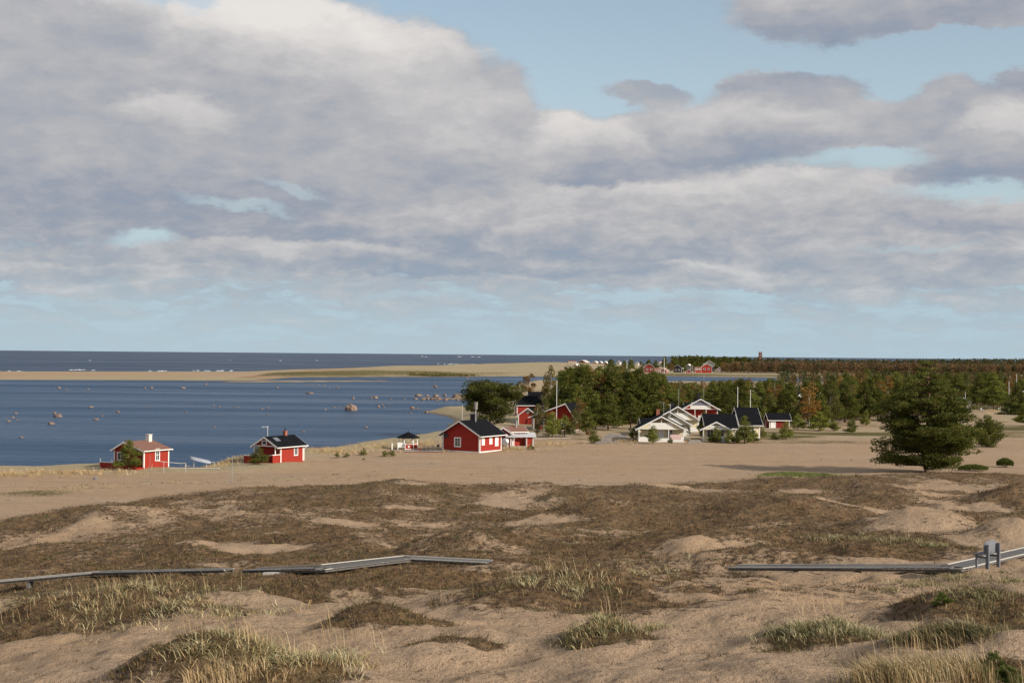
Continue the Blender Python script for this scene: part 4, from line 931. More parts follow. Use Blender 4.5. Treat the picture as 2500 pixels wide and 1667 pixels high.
def rgroup(px, py):
    if px > 1255: return 'rocks under the birches'
    if px > 1028 and py > 960: return 'stones of the rocky point'
    if px > 700 and py > 960: return 'right-half bay stones'
    if px > 700: return 'stones of the far reef'
    if py < 960: return 'rocks far out on the left'
    if px > 400: return 'stones above the second cabin'
    return 'scattered left bay stones'
RANK = {}
for g_ in {rgroup(a[0], a[1]) for a in ROCKS}:
    for k, a in enumerate(sorted(a for a in ROCKS if rgroup(a[0], a[1]) == g_ and (a[0], a[1]) not in SPECIAL)): RANK[a] = ORD[k]
for i, (px, py, w, h) in enumerate(ROCKS):
    q = atz(px, py, ZW); sc = w / FPX * q[1] / 2; sh_ = h / FPX * q[1]
    key = (px, py)
    if q[1] > 140 and 1262 < px < 1310: q = hit(px, py, 250)
    o = link('boulder', RK[0 if key == (855,1003) else 1 + i % 6]); o.location = (q[0], q[1] + sc*.6, q[2] + sh_ * .12); o.scale = (sc, sc * random.uniform(.7, 1.1), max(sh_ * .95, .12)); o.rotation_euler = (0, 0, random.uniform(-.4, .4) if key == (855,1003) else random.uniform(0, 6.28))
    if key in SPECIAL: tag(o, SPECIAL[key], 'boulder')
    else:
        g_ = rgroup(px, py); kd = 'flat ' if h < w * .36 else 'rounded ' if h > w * .5 else ''
        tag(o, f'{kd}{"larger" if w > 9 else "small" if w > 5 else "tiny"} stone, {RANK[(px, py, w, h)]} from the left of the {g_}', 'boulder', g_)

# ------------------------------------------------------------------ small things on the beach
q = hit(232, 1171); o = link('boulder', RK[3].copy()); o.data.materials.clear(); o.data.materials.append(M_GROCK); o.location = (q[0], q[1], q[2] + .1); o.scale = (.24, .2, .3); tag(o, 'blue-grey stone lying on the beach below the leftmost cabin', 'boulder')
for px, lb, mt, w_ in ((365.8, 'thin dark grey pole on the beach in front of the leftmost cabin', M_GREYW, .022), (566.6, 'pale standing pole on the open beach between the two shore cabins', M_METAL, .032)):
    q = hit(px, 1176); t_ = thing('beach_pole', lb, 'pole', q); MB().tube((0, 0, -.3), (0, 0, 2.85), w_, w_*.9, 8).build('pole', mt, t_); MB().box(-.35, .12, -.1, .1, -.05, .09).build('pole_foot', M_GREYW, t_)
q = hit(487, 1141); bo = thing('upturned_boat', 'blue-grey rowing boat lying upside down on a rack by the water', 'boat', (q[0], q[1] + .5, q[2]), .1)
V = []; Fq = []; ns_, nk = 13, 7
for i in range(ns_):
    u = -1 + 2*i/(ns_-1); wd = .58 * (1 - abs(u)**2.4) ** .6 + .02; 
    for k in range(nk):
        a = math.pi * k/(nk-1); V.append((u*1.25, wd*math.cos(a), .72 - u*.28 + .34 * math.sin(a)**.8 * (1 - .35*abs(u)**3)))
for i in range(ns_-1):
    for k in range(nk-1): Fq.append((i*nk+k, (i+1)*nk+k, (i+1)*nk+k+1, i*nk+k+1))
link('hull', mesh_np('hull', V, Fq, smooth=True), bo, M_BLUEW)
MB().bar((-1.2, 0, 1.30), (1.2, 0, .78), .04, .05).build('keel', M_BLUEW, bo)
rk_ = thing('boat_rack', 'weathered trestle rack under the upturned rowing boat', 'rack', (q[0], q[1] + .5, q[2]), .1)
for xx in (-.75, .75): MB().bar((xx, -.45, 0), (xx, .0, .7), .05, .06).bar((xx, .45, 0), (xx, .0, .7), .05, .06).bar((xx, -.5, .6), (xx, .5, .6), .06, .06).build('trestle', M_WOODL, rk_)
MB().bar((-1.9, .2, .05), (-.6, .25, .25), .06, .06).build('brace', M_WOODL, rk_)
q = hit(509, 1141); fr_ = thing('drying_frame', 'low pale wooden frame with two legs right of the upturned boat', 'frame', (q[0], q[1] + .8, q[2]))
for xx in (-.45, .5): MB().box(xx, xx+.07, 0, .07, -.2, .55).build('leg', M_WOODL, fr_)
MB().bar((-.6, .03, .55), (.6, .03, .62), .06, .06).build('rail', M_WOODL, fr_)
A = hit(378, 1140); o = thing('handrail_line', 'long sagging pale rail running from the leftmost cabin towards the water', 'rail', A)
pts = [(378, 1124), (400, 1127), (436, 1130.5), (440, 1131), (453, 1130), (455, 1138)]
P3 = [Vector(atd(a, b, A[1] * 1.0)) - Vector(A) for a, b in pts]
for a, b in zip(P3[:-1], P3[1:]): MB().tube(a, b, .035, .035, 6).build('rail_section', M_WOODL, o)
for a in (P3[1], P3[4]): MB().tube((a.x, a.y, -1.2), a, .03, .03, 6).build('rail_post', M_WOODL, o)
q = hit(470, 1146); tag(MB().bar((-3.0, 0, .06), (3.2, .5, .10), .12, .07).build('driftwood', M_WOODL), 'long bleached driftwood pole on the sand below the upturned boat', 'driftwood').location = q
# sandy track to the cottages
q = [hit(1442, 1084), hit(1522, 1079), hit(1532, 1062), hit(1490, 1058)]
V = [(p_[0], p_[1], p_[2] + .03) for p_ in q]; n_ = 14; PV = []; PF = []
for i in range(n_+1):
    for k in range(n_+1):
        a, b = i/n_, k/n_; x = (V[0][0]*(1-a)+V[1][0]*a)*(1-b) + (V[3][0]*(1-a)+V[2][0]*a)*b; y = (V[0][1]*(1-a)+V[1][1]*a)*(1-b) + (V[3][1]*(1-a)+V[2][1]*a)*b
        PV.append([x, y, 0])
PV = np.array(PV); PV[:, 2] = H(PV[:, 0], PV[:, 1]) + .03
for i in range(n_):
    for k in range(n_): PF.append((i*(n_+1)+k, (i+1)*(n_+1)+k, (i+1)*(n_+1)+k+1, i*(n_+1)+k+1))
tag(link('path', mesh_np('path', PV, PF), None, simple('grey_track', (.26, .22, .19), .95, .2, (1, .3, 1))), 'grey gravel track', kind='structure')

# ------------------------------------------------------------------ boardwalk and bench
def walk(nodes, label, wd=1.15, group=None):
    t = thing('boardwalk', label, 'boardwalk', nodes[0], 0, group); o = Vector(nodes[0]); pm = {}
    NV = [Vector(q_) for q_ in nodes]; DV = [(NV[i+1] - NV[i]).normalized() for i in range(len(NV)-1)]
    def mitre(i):
        ds = ([DV[i-1]] if i > 0 else []) + ([DV[i]] if i < len(DV) else []); d = sum(ds, Vector()).normalized(); m_ = Vector((-d.y, d.x, 0)).normalized()
        e0 = Vector((-ds[0].y, ds[0].x, 0)).normalized(); return m_ / max(.5, m_.dot(e0)) * (1 if m_.y > 0 else -1)
    for i in range(len(nodes) - 1):
        a = NV[i] - o; b = NV[i+1] - o; d = b - a; Ls = d.length; d = d.normalized(); s = Vector((-d.y, d.x, 0)).normalized()
        if s.y < 0: s = -s
        up = d.cross(s); up = up if up.z > 0 else -up; ma, mb_ = mitre(i), mitre(i+1)
        for sg_ in (-1, 1):
            w_ = sg_ * (wd/2 - .04)
            MB().bar(a + ma * w_ + up*.030, b + mb_ * w_ + up*.025, .06, .03).build('edge_rail', M_WOODL, t)
            MB().bar(a + ma * w_ * .85 - up*.06, b + mb_ * w_ * .85 - up*.06, .06, .07).build('beam', M_WOODD, t)
        pitch = .24 if Ls < 12 else .3
        n = max(1, int(Ls / pitch)); ang_ = math.atan2(d.y, d.x); pl = pm.get(round(pitch, 2))
        if pl is None:
            pl = MB().box(-pitch/2 + .012, pitch/2 - .012, -wd/2, wd/2, -.025, .015).mesh('plank'); pl.materials.append(M_WOODD); pm[round(pitch, 2)] = pl
        for k in range(n):
            q_ = link('plank', pl, t); q_.location = a + d * (k + .5) * (Ls / n) + up * random.uniform(-.004, .004); q_.rotation_euler = (0, -math.asin(d.z), ang_)
        for k in range(1, int(Ls / 2.4)):
            c_ = a + d * min(k * 2.4 + .2, Ls - .1)
            MB().box(c_.x - .06, c_.x + .06, c_.y - .3, c_.y + .3, c_.z - .6, c_.z - .15).build('support', M_WOODD, t)
    return t
walk(WALK_L, 'narrow boardwalk at the left edge, running low through the heath', .62); wm_ = walk(WALK_M, 'raised middle boardwalk with pale edge rails bending over a hummock', .85); walk(WALK_R, 'right boardwalk leading past the grey bench up to the right edge', .95)
a = Vector(WALK_M[0]) + (Vector(WALK_M[1]) - Vector(WALK_M[0])) * .25; q = MB().bar((0, 0, 0), (2.3, -.05, .12), .22, .09).build('loose_plank', M_WOODL); q.location = (a.x, a.y - 1.0, hz(a.x + .8, a.y - 1.0) + .06)
tag(q, 'pale loose plank lying on the heath below the middle boardwalk', 'plank')
p = hit(2416, 1380); q0 = WALK_R[2] + (WALK_R[3] - WALK_R[2]) * .30
bn = thing('bench', 'grey painted wooden bench with rounded backrest and slab sides on the right boardwalk', 'bench', (0, 0, 0), R(44))
c_ = np.array(atd(2412, 1378, float(WALK_R[2][1]) + .6)); bn.location = (c_[0], c_[1], c_[2]); bn.scale = (.9, .9, .9)
M_BG = simple('grey_blue_paint', (.17, .18, .205), .85, .25)
# local x: along the bench, -y: the side the backrest stands on (towards the viewer)
for xx in (-.42, .42):
    MB().box(xx - .035, xx + .035, -.26, -.14, -.1, .80).build('back_leg', M_BG, bn); MB().box(xx - .03, xx + .03, .20, .27, -.1, .40).build('front_leg', M_BG, bn)
    MB().box(xx - .028, xx + .028, -.12, .20, .28, .36).build('side_rail', M_BG, bn)
for k in range(3): MB().box(-.55, .55, -.10 + k*.14, .03 + k*.14, .40, .44).build('seat_slat', M_BG, bn)
n = 12; arch = [(-.5, -.11, .46), (.5, -.11, .46)] + [(.5*math.cos(math.pi*k/n), -.11, .74 + .20*math.sin(math.pi*k/n)) for k in range(n+1)]
MB().extr(arch, (0, .035, 0)).build('backrest', M_BG, bn)

# ------------------------------------------------------------------ trees
def tubes_np(segs, n=5):
    V = []; Fq = []
    for p, q, r0, r1 in segs:
        p = np.array(p, float); q = np.array(q, float); d = q - p; L = np.linalg.norm(d)
        if L < 1e-6: continue
        d /= L; a = np.cross(d, [0, 0, 1.0] if abs(d[2]) < .9 else [1.0, 0, 0]); a /= np.linalg.norm(a); b = np.cross(d, a); o = len(V)
        for c, r in ((p, r0), (q, r1)):
            for i in range(n):
                t = 2 * math.pi * i / n; V.append(c + (a * math.cos(t) + b * math.sin(t)) * r)
        for i in range(n): Fq.append((o+i, o+(i+1) % n, o+n+(i+1) % n, o+n+i))
    return np.array(V), np.array(Fq)
def cards(C, N, size, cols, r, elong=1.8, up=.35, jitter=.25):
    """one small triangle per centre; N is the outward direction it roughly grows along"""
    n = len(C); D = N + r.normal(0, .65, (n, 3)) + np.array([0, 0, up]); D /= np.linalg.norm(D, axis=1)[:, None]
    S = np.cross(D, r.normal(0, 1, (n, 3))); S /= np.linalg.norm(S, axis=1)[:, None]
    s = (size * r.uniform(.65, 1.35, n))[:, None] if np.isscalar(size) else (size * r.uniform(.65, 1.35, n))[:, None]
    a = C - S * s * .42; b = C + S * s * .42; c = C + D * s * elong * .8
    V = np.stack([a, b, c], 1).reshape(-1, 3); Fq = np.arange(3 * n).reshape(-1, 3)
    col = cols * (1 + r.uniform(-jitter, jitter, (n, 1))); col = np.repeat(col, 3, 0)
    return V, Fq, col
def pal(r, n, cs, w=None):
    cs = np.array(cs); return cs[r.choice(len(cs), n, p=w)]
PINE = [(.058, .082, .016), (.085, .110, .022), (.120, .138, .030), (.150, .138, .036), (.155, .105, .038)]; PW = [.26, .30, .24, .13, .07]
YPINE = [(.080, .110, .022), (.125, .150, .034), (.165, .175, .046), (.175, .14, .046)]; YPW = [.3, .35, .25, .1]
def clump_points(r, c, rad, n, flat=.6):
    q = r.normal(0, 1, (n, 3)); q /= np.linalg.norm(q, axis=1)[:, None]; k = r.uniform(.45, 1, n)[:, None] ** .6
    off = q * k * np.array([1, 1, flat]) * rad; return c + off, q
def pine(seed, h, wfun, nb, ncard, size, lean=0.0, palette=PINE, pw=PW, cl=4, flat=.55, z0=.12, rise=.25, trunk_r=None, barkmat=None, tiers=0, rk=.30):
    """a pine: bent tapering trunk, whorled limbs, needle clumps along and at the end of each limb"""
    r = np.random.default_rng(seed); tr = trunk_r or h * .018 + .03
    ks = 8; tp = [np.array([0, 0, -.25])]
    for k in range(1, ks + 1): tp.append(np.array([lean * (k/ks)**2 * h + r.normal(0, .012) * h, r.normal(0, .012) * h, h * k / ks * .97]))
    segs = [(tp[k], tp[k+1], tr * (1 - k/ks*.85), tr * (1 - (k+1)/ks*.85)) for k in range(ks)]
    def at(z): 
        f = min(max(z / h / .97 * ks, 0), ks - .001); k = int(f); return tp[k] + (tp[k+1] - tp[k]) * (f - k)
    CC = []; 
    for b in range(nb):
        u = (b + r.uniform(0, 1)) / nb
        if tiers: u = min(.985, (math.floor(u * tiers) + .5 + r.normal(0, .13)) / tiers)
        z = h * (z0 + (1 - z0) * u ** .85); ang_ = b * 2.4 + r.normal(0, .5); L = wfun(z / h) * h * r.uniform(.62, 1.12)
        base = at(z * .97); e = base + np.array([math.cos(ang_) * L, math.sin(ang_) * L, L * rise * r.uniform(.3, 1.4)]); mid = (base + e) / 2 + np.array([0, 0, -.06 * L])
        if L > .4: segs += [(base, mid, tr * .32 * (1 - u*.6), tr * .2 * (1 - u*.6)), (mid, e, tr * .2 * (1 - u*.6), tr * .06)]
        m = max(1, int(round(cl * L / (.25 * h) + .4)))
        for j in range(m):
            f = 1 - j / m * .62; c = base + (e - base) * f + np.array([r.normal(0, .10) * L, r.normal(0, .10) * L, r.normal(.03, .05) * L])
            CC.append((c, max(.055 * h * (rk / .3), L * rk) * r.uniform(.75, 1.25) * (1.0 if j else .85)))
            if L > .4: segs.append((base + (e - base) * f * .8, c, tr * .09, tr * .04))
    CC.append((at(h * .96), .05 * h))
    wts = np.array([q[1] ** 2 for q in CC]); wts /= wts.sum(); V = []; Nn = []; 
    for (c, rad), w in zip(CC, wts):
        P, q = clump_points(r, c, rad, max(6, int(ncard * w)), flat); V.append(P); Nn.append(q)
    C = np.concatenate(V); Nn = np.concatenate(Nn); cv = pal(r, len(C), palette, pw)
    tone = np.concatenate([np.full(len(v_), r.uniform(.72, 1.25)) for v_ in V])[:, None]
    Vc, Fc, col = cards(C, Nn, size, cv * tone, r)
    Vt, Ft = tubes_np(segs, 5)
    return mesh_np('crown', Vc, Fc, col), mesh_np('trunk', Vt, Ft, None, True)
def broad(seed, h, wr, ncard, size, palette, pw=None, zc=.58, zr=.46, nclump=26, slim=False):
    r = np.random.default_rng(seed); tr = h * .010 + .02; segs = [((0, 0, -.2), (0, 0, h * .5), tr, tr * .7), ((0, 0, h * .5), (r.normal(0, .02)*h, 0, h * .93), tr * .7, tr * .15)]
    V = []; Nn = []; T = []
    for k in range(nclump):
        q = r.normal(0, 1, 3); q /= np.linalg.norm(q); k_ = r.uniform(.3, 1) ** .5
        zz = q[2] * k_; taper = 1 - .35 * max(zz, -.2)
        c = np.array([q[0] * k_ * wr * taper, q[1] * k_ * wr * taper, h * zc + zz * h * zr]); rad = wr * r.uniform(.25, .5)
        segs.append(((0, 0, max(.2 * h, c[2] - .16 * h)), c, tr * .35, tr * .08))
        P, qq = clump_points(r, c, rad, ncard // nclump, .95); V.append(P); Nn.append(qq); T.append(np.full(len(P), r.uniform(.75, 1.25)))
    C = np.concatenate(V); cv = pal(r, len(C), palette, pw) * np.concatenate(T)[:, None]
    Vc, Fc, col = cards(C, np.concatenate(Nn), size, cv, r, 1.3, 0)
    Vt, Ft = tubes_np(segs, 5)
    return mesh_np('crown', Vc, Fc, col), mesh_np('trunk', Vt, Ft, None, True)
for_mat = {}
def tree(name, meshes, loc, label, cat='tree', group=None, s=1.0, sz=None, rz=None, fol=M_FOL, bark=M_BARK, parts=('crown', 'trunk')):
    cm, tm = meshes
    if not cm.materials: cm.materials.append(fol); tm.materials.append(bark)
    t = thing(name, label, cat, loc, random.uniform(0, 6.28) if rz is None else rz, group); t.scale = (s, s, sz or s)
    link(parts[0], cm, t); link(parts[1], tm, t); return t
def w_big(u): return .44 * (1 - u) ** .55 * (u + .25) ** .25 * (1.0 if u > .10 else .85)
def w_round(u): return .46 * math.sqrt(max(0, 1 - ((u - .56) / .46) ** 2)) + .03
def w_old(u): return .36 * max(0, 1 - u) ** .78 * min(1, (u + .18) / .35) + .018
def w_young(u): return .36 * (1 - u) ** .75 + .03
# the great pine
GP = hit(2262, 1152)
hg = (atd(2250, 884, GP[1])[2] - GP[2]) * 1.05
def w_great(u): return float(np.interp(u, [0, .12, .22, .33, .43, .53, .63, .75, .85, .94, 1], [.34, .42, .37, .46, .36, .39, .30, .26, .16, .07, .02]))
gpm = pine(11, hg, w_great, 150, 98000, .145, .0, cl=9, flat=.24, z0=.02, rise=.10, trunk_r=.30, tiers=14, palette=[tuple(v_ * .70 for v_ in q_) for q_ in PINE], rk=.175)
tree('great_pine', gpm, (GP[0], GP[1], GP[2] - .1), 'huge spreading dark green pine standing alone on the sand at the right', 'tree', rz=.6)
q = hit(2408, 1091); p2 = pine(12, 5.6, lambda u: float(np.interp(u, [0, .3, .6, .85, 1], [.42, .46, .38, .22, .04])), 46, 15000, .15, cl=5, z0=.02, flat=.6, palette=YPINE, pw=YPW)
tree('bushy_pine', p2, q, 'lower bushy pine right behind the huge lone pine', s=.93)
# round pine behind the largest red house
rp = pine(13, 9.2, w_round, 60, 22000, .20, cl=6, z0=.10, flat=.5, trunk_r=.24, rk=.24, palette=[tuple(v_ * .64 for v_ in q_) for q_ in PINE])
b_ = atbase(1198, 262); tree('round_pine', rp, b_, 'broad round-crowned pine right behind the largest red house', s=(atd(1198, 933, 262)[2] - b_[2]) / 9.2 * 1.12, sz=(atd(1198, 933, 262)[2] - b_[2]) / 9.0)
# prototypes for the grove
OLD = [pine(20 + k, 12, w_old, 60, 9500, .25, lean=.01, cl=5, flat=.6, z0=.10, rk=.27) for k in range(5)]
YNG = [pine(30 + k, 6, w_young, 40, 4600, .17, cl=4, flat=.6, z0=.05, palette=YPINE, pw=YPW, rise=.45) for k in range(4)]
SAP = [pine(40 + k, 2, w_young, 24, 1300, .085, cl=4, flat=.6, z0=.03, palette=YPINE, pw=YPW, rise=.6) for k in range(3)]
YEL = [(.24, .17, .035), (.20, .155, .04), (.17, .14, .045), (.12, .11, .035)]; ORA = [(.30, .145, .032), (.24, .125, .034), (.19, .115, .036), (.15, .12, .036)]; GRN = [(.10, .11, .03), (.075, .09, .028), (.13, .12, .035), (.16, .125, .035)]
BY = [broad(50 + k, 9, 1.75, 3200, .21, YEL) for k in range(2)]; BO = [broad(54 + k, 9, 1.6, 3000, .21, ORA) for k in range(3)]; BG = [broad(58 + k, 9, 1.8, 3400, .21, GRN) for k in range(3)]
def put(px, pytop, d, kind, label, group=None, name=None, href=None, wide=1.0):
    b = atbase(px, d); hh = atd(px, pytop, d)[2] - b[2]
    K = {'old': (OLD, 12, 'pine_tree', M_FOL, M_BARK), 'yng': (YNG, 6, 'young_pine', M_FOL, M_BARK), 'sap': (SAP, 2, 'pine_sapling', M_FOL, M_BARK), 'by': (BY, 9, 'birch_tree', M_LEAF, M_BIRCHB), 'bo': (BO, 9, 'birch_tree', M_LEAF, M_BIRCHB), 'bg': (BG, 9, 'birch_tree', M_LEAF, M_BIRCHB)}[kind]
    hh = max(hh, .5); sz = hh / K[1]; s = max(sz, .0) * wide
    return tree(name or K[2], random.choice(K[0]), (b[0], b[1], b[2] - .05), label, 'tree', group, s, sz, None, K[3], K[4])
# trees with a place of their own
put(1291, 903, 470, 'bo', 'dull orange-brown birch on the rocky shore, leftmost of the trees by the bay', wide=1.25)
put(1268, 930, 455, 'bg', 'dark low leafy tree at the foot of the leftmost orange-brown birch', wide=1.5)
put(1344, 883, 330, 'by', 'tall yellow-green birch rising above the red boathouse', wide=.72)
put(1316, 1000, 320, 'bg', 'dark green birch between the red boathouse and the tall yellow birch', wide=1.2)
put(1312, 985, 248, 'bg', 'slender green birch with drooping leaves right of the diamond-windowed red cottage', wide=.75)
put(1326, 965, 256, 'bg', 'green and yellow birch close behind the slender one near the diamond-windowed cottage', wide=.70)
put(1417, 975, 262, 'bo', 'bright orange-brown birch right of the red house with the long bargeboard', wide=1.35)
put(1395, 1030, 247, 'bg', 'round yellow-green shrub before the red house with the long white bargeboard', wide=1.6)
put(1437, 1040, 250, 'bo', 'low orange shrub below the bright orange birch', wide=1.5)
put(1379, 1012, 249, 'yng', 'small dark pine before the dark porch of the red house with long bargeboard', wide=1.2)
put(2425, 908, 425, 'old', 'broad dark pine right of the low white hut at the far right', wide=1.3); put(2484, 932, 398, 'old', 'dark pine half covering the dark brown house at the right edge', wide=1.0)
put(2502, 985, 325, 'old', 'low dark pine at the very right edge above the pond', wide=1.5); put(2468, 962, 410, 'yng', 'young pine at the left wall of the dark brown house', wide=1.3)
put(1405, 1000, 254, 'bg', 'yellow-green birch hiding the middle of the red house with long bargeboard', wide=1.1); put(1432, 992, 256, 'yng', 'young pine at the right end of the red house with long bargeboard', wide=1.2)
for px, top, d, kind, lb, w_ in (
    (1385, 893, 300, 'old', 'tall dark pine, leftmost at the front of the grove', 1.15), (1420, 886, 305, 'old', 'tallest dark pine at the left end of the grove', 1.1), (1462, 905, 300, 'old', 'dark pine with a full rounded top, second tall one in the grove', 1.15),
    (1500, 893, 296, 'old', 'dark pine of the grove right above the gravel track', 1.1), (1530, 900, 300, 'old', 'dark pine with a broad top left of the white cottages', 1.15), (1562, 898, 298, 'old', 'dark pine behind the woodshed beside the frontmost white cottage', 1.2),
    (1592, 915, 300, 'old', 'dark pine just behind the frontmost white cottage\'s roof', 1.1), (1404, 935, 278, 'old', 'dark pine behind the flagpole left of the grove', 1.0), (1455, 962, 275, 'old', 'lower pine at the grove edge above the orange shrub', 1.2),
    (1485, 955, 272, 'old', 'lower pine with dense branches at the edge of the gravel track', 1.1), (1540, 960, 280, 'old', 'lower pine left of the brick chimney of the frontmost cottage', 1.1), (1350, 1005, 246, 'yng', 'young pine left of the tall white flagpole', 1.2)):
    put(px, top, d, kind, lb, wide=w_)
# pines and saplings at the edge of the sand
for px, top, base, kind, lb, w_ in (
    (1595, 1038, 1083, 'yng', 'bushy young pine in front of the porch of the frontmost white cottage', 1.35), (1637, 1066, 1082, 'yng', 'tiny pine at the right corner of the frontmost white cottage', 1.2), (1548, 1040, 1073, 'yng', 'dark small pine at the left corner of the frontmost white cottage', 1.1),
    (1450, 1050, 1082, 'yng', 'lone bushy pine left of the gravel track', 1.5), (1818, 1014, 1082, 'yng', 'tallest young pine in front of the right cream cottages', 1.05), (1780, 1048, 1082, 'yng', 'wide young pine before the cream cottage wall, left of the tallest one', 1.6),
    (1750, 1040, 1080, 'yng', 'young pine before the small porch gable', 1.1), (1737, 1058, 1080, 'yng', 'low young pine at the left of the small porch gable', 1.3), (1840, 1048, 1080, 'yng', 'young pine right of the tallest one by the cream cottages', 1.4),
    (1800, 1056, 1083, 'yng', 'low pine bush between the two larger ones before the cream cottages', 1.6), (1719, 1004, 1072, 'yng', 'slim pine in the gap between the white and the cream cottages', .8), (1681, 1040, 1070, 'bg', 'leafy shrub at the side wall of the frontmost white cottage', .9),
    (1890, 1055, 1072, 'yng', 'small round pine below the red shed', 1.7), (1920, 1028, 1072, 'yng', 'young pine covering the right corner of the red shed', 1.1), (1861, 1042, 1068, 'yng', 'light green pine left of the small round one by the red shed', 1.3),
    (2000, 1005, 1052, 'yng', 'wide bushy pine on the pale sand in the middle right', 1.7), (2035, 1022, 1052, 'yng', 'pine bush right against the wide bushy pine', 1.4), (2080, 1020, 1058, 'yng', 'free-standing small pine on the pale sand left of the huge pine', 1.3),
    (2114, 1000, 1040, 'yng', 'small narrow pine farther back left of the huge pine', 1.1), (1948, 1008, 1050, 'yng', 'young pine between the red shed and the wide bushy pine', 1.2)):
    q = hit(px, base); d = math.hypot(q[0], q[1]); put(px, top, d, kind, lb, wide=w_)
for px, top, base, s_, lb in ((314, 1079, 1147, 1.0, 'bushy brown-green pine covering the gable of the leftmost cabin'), (632, 1094, 1134, 1.25, 'small round pine before the terrace of the second red cabin'),
    (888, 1094, 1112, 1.7, 'low bushy pine on the sand left of the gazebo'), (823, 1104, 1119, 1.5, 'tiny pine, leftmost of the row left of the gazebo'), (847, 1106, 1117, 2.2, 'low sprawling pine seedling left of the gazebo'),
    (940, 1100, 1115, 2.0, 'left half of the low pine bush pair nearest the gazebo'), (956, 1098, 1114, 2.0, 'right half of the low pine bush pair nearest the gazebo'), (1296, 1083, 1099, 1.6, 'little pine at the right corner of the grey-roofed shed'), (888, 1118, 1123, 2.5, 'tiny green tuft of pine below the low bushy one')):
    q = hit(px, base); hh = (base - top) / FPX * math.hypot(q[0], q[1])
    K = YNG if hh > 1.6 else SAP; ref = 6 if hh > 1.6 else 2
    tree('young_pine' if hh > 1.6 else 'pine_sapling', random.choice(K), q, lb, 'tree', None, hh/ref*s_*(1.25 if hh > 1.6 else 1), hh/ref*1.05)
# the pine grove and the open wood behind: individuals at random, kept off the houses
HOUSES = [o for o in bpy.data.objects if o.type == 'EMPTY' and any(c.name.startswith('wall') for c in o.children)]
HP = np.array([(o.matrix_basis @ Vector((3, 3, 0)))[:2] for o in HOUSES])
pts = []
def topline(px):
    return np.interp(px, [1330, 1380, 1430, 1560, 1610, 1640, 1700, 1780, 1830, 1900, 1990, 2040, 2100, 2200, 2300, 2360, 2450, 2600], [935, 900, 890, 895, 905, 934, 930, 925, 918, 922, 925, 912, 890, 900, 905, 905, 905, 900])
def front(px): return np.interp(px, [1330, 1400, 1600, 1700, 1850, 2000, 2100, 2180, 2330, 2480, 2600], [300, 290, 300, 305, 300, 295, 330, 345, 430, 420, 380])
def trysome(n, lo, hi, dmax, spacing):
    c = 0
    for _ in range(n * 12):
        px = random.uniform(lo, hi); d0 = front(px); d = d0 + (dmax - d0) * random.random() ** 1.5
        x, y = ray(px, 1000)[:2] * d
        if any((x - a) ** 2 + (y - b) ** 2 < (spacing * (d / 350)) ** 2 for a, b, *_ in pts): continue
        if len(HP) and np.min((HP[:, 0] - x) ** 2 + (HP[:, 1] - y) ** 2) < 36: continue
        if 1850 < px < 1900 and d < 392 and random.random() < .75: continue
        if (1940 < px < 2020) and 300 < d < 392 and random.random() < .8: continue
        if 2340 < px < 2450 and d < 428: continue
        pts.append((x, y, px, d)); c += 1
        if c >= n: break
trysome(85, 1372, 1640, 560, 3.0); trysome(120, 1610, 2120, 560, 2.9); trysome(150, 1610, 2640, 660, 3.0); trysome(30, 2080, 2330, 560, 2.6); trysome(25, 1640, 1900, 420, 3.0)
LMS = [(1360, 'the tall white flagpole'), (1390, 'the long white bargeboard'), (1417, 'the bright orange birch'), (1450, 'the lone bushy pine'), (1500, 'the gravel track'), (1545, 'the woodshed'), (1580, "the front cottage's left slope"), (1611, "the front cottage's peak"), (1640, "the front cottage's chimney"),
    (1672, "the cream cottage's ridge"), (1713, "the red and white cottage's peak"), (1751, 'the small porch gable'), (1775, 'the long black roof'), (1800, 'the taller right flagpole'), (1832, 'the shorter right flagpole'), (1860, 'the far lookout tower'), (1880, "the forest house's brick chimney"), (1905, 'the red shed'), (1930, "the red shed's right corner"),
    (1958, 'the white-gabled forest house'), (2003, 'the dark-roofed forest house'), (2035, 'the wide bushy pine'), (2080, 'the free-standing small pine'), (2115, 'the small narrow pine'), (2140, 'the small pale hut'), (2170, "the huge pine's left edge"), (2200, 'the red hut'), (2232, "the huge pine's left half"), (2262, "the huge pine's top"),
    (2295, "the huge pine's right half"), (2330, "the huge pine's right edge"), (2352, 'the low white hut'), (2380, 'the pond bank'), (2410, 'the lower bushy pine'), (2440, 'the small white boat'), (2463, 'the slim white pole'), (2490, 'the dark brown house'), (2540, 'the dark brown house beyond the edge')]
LBS = {}
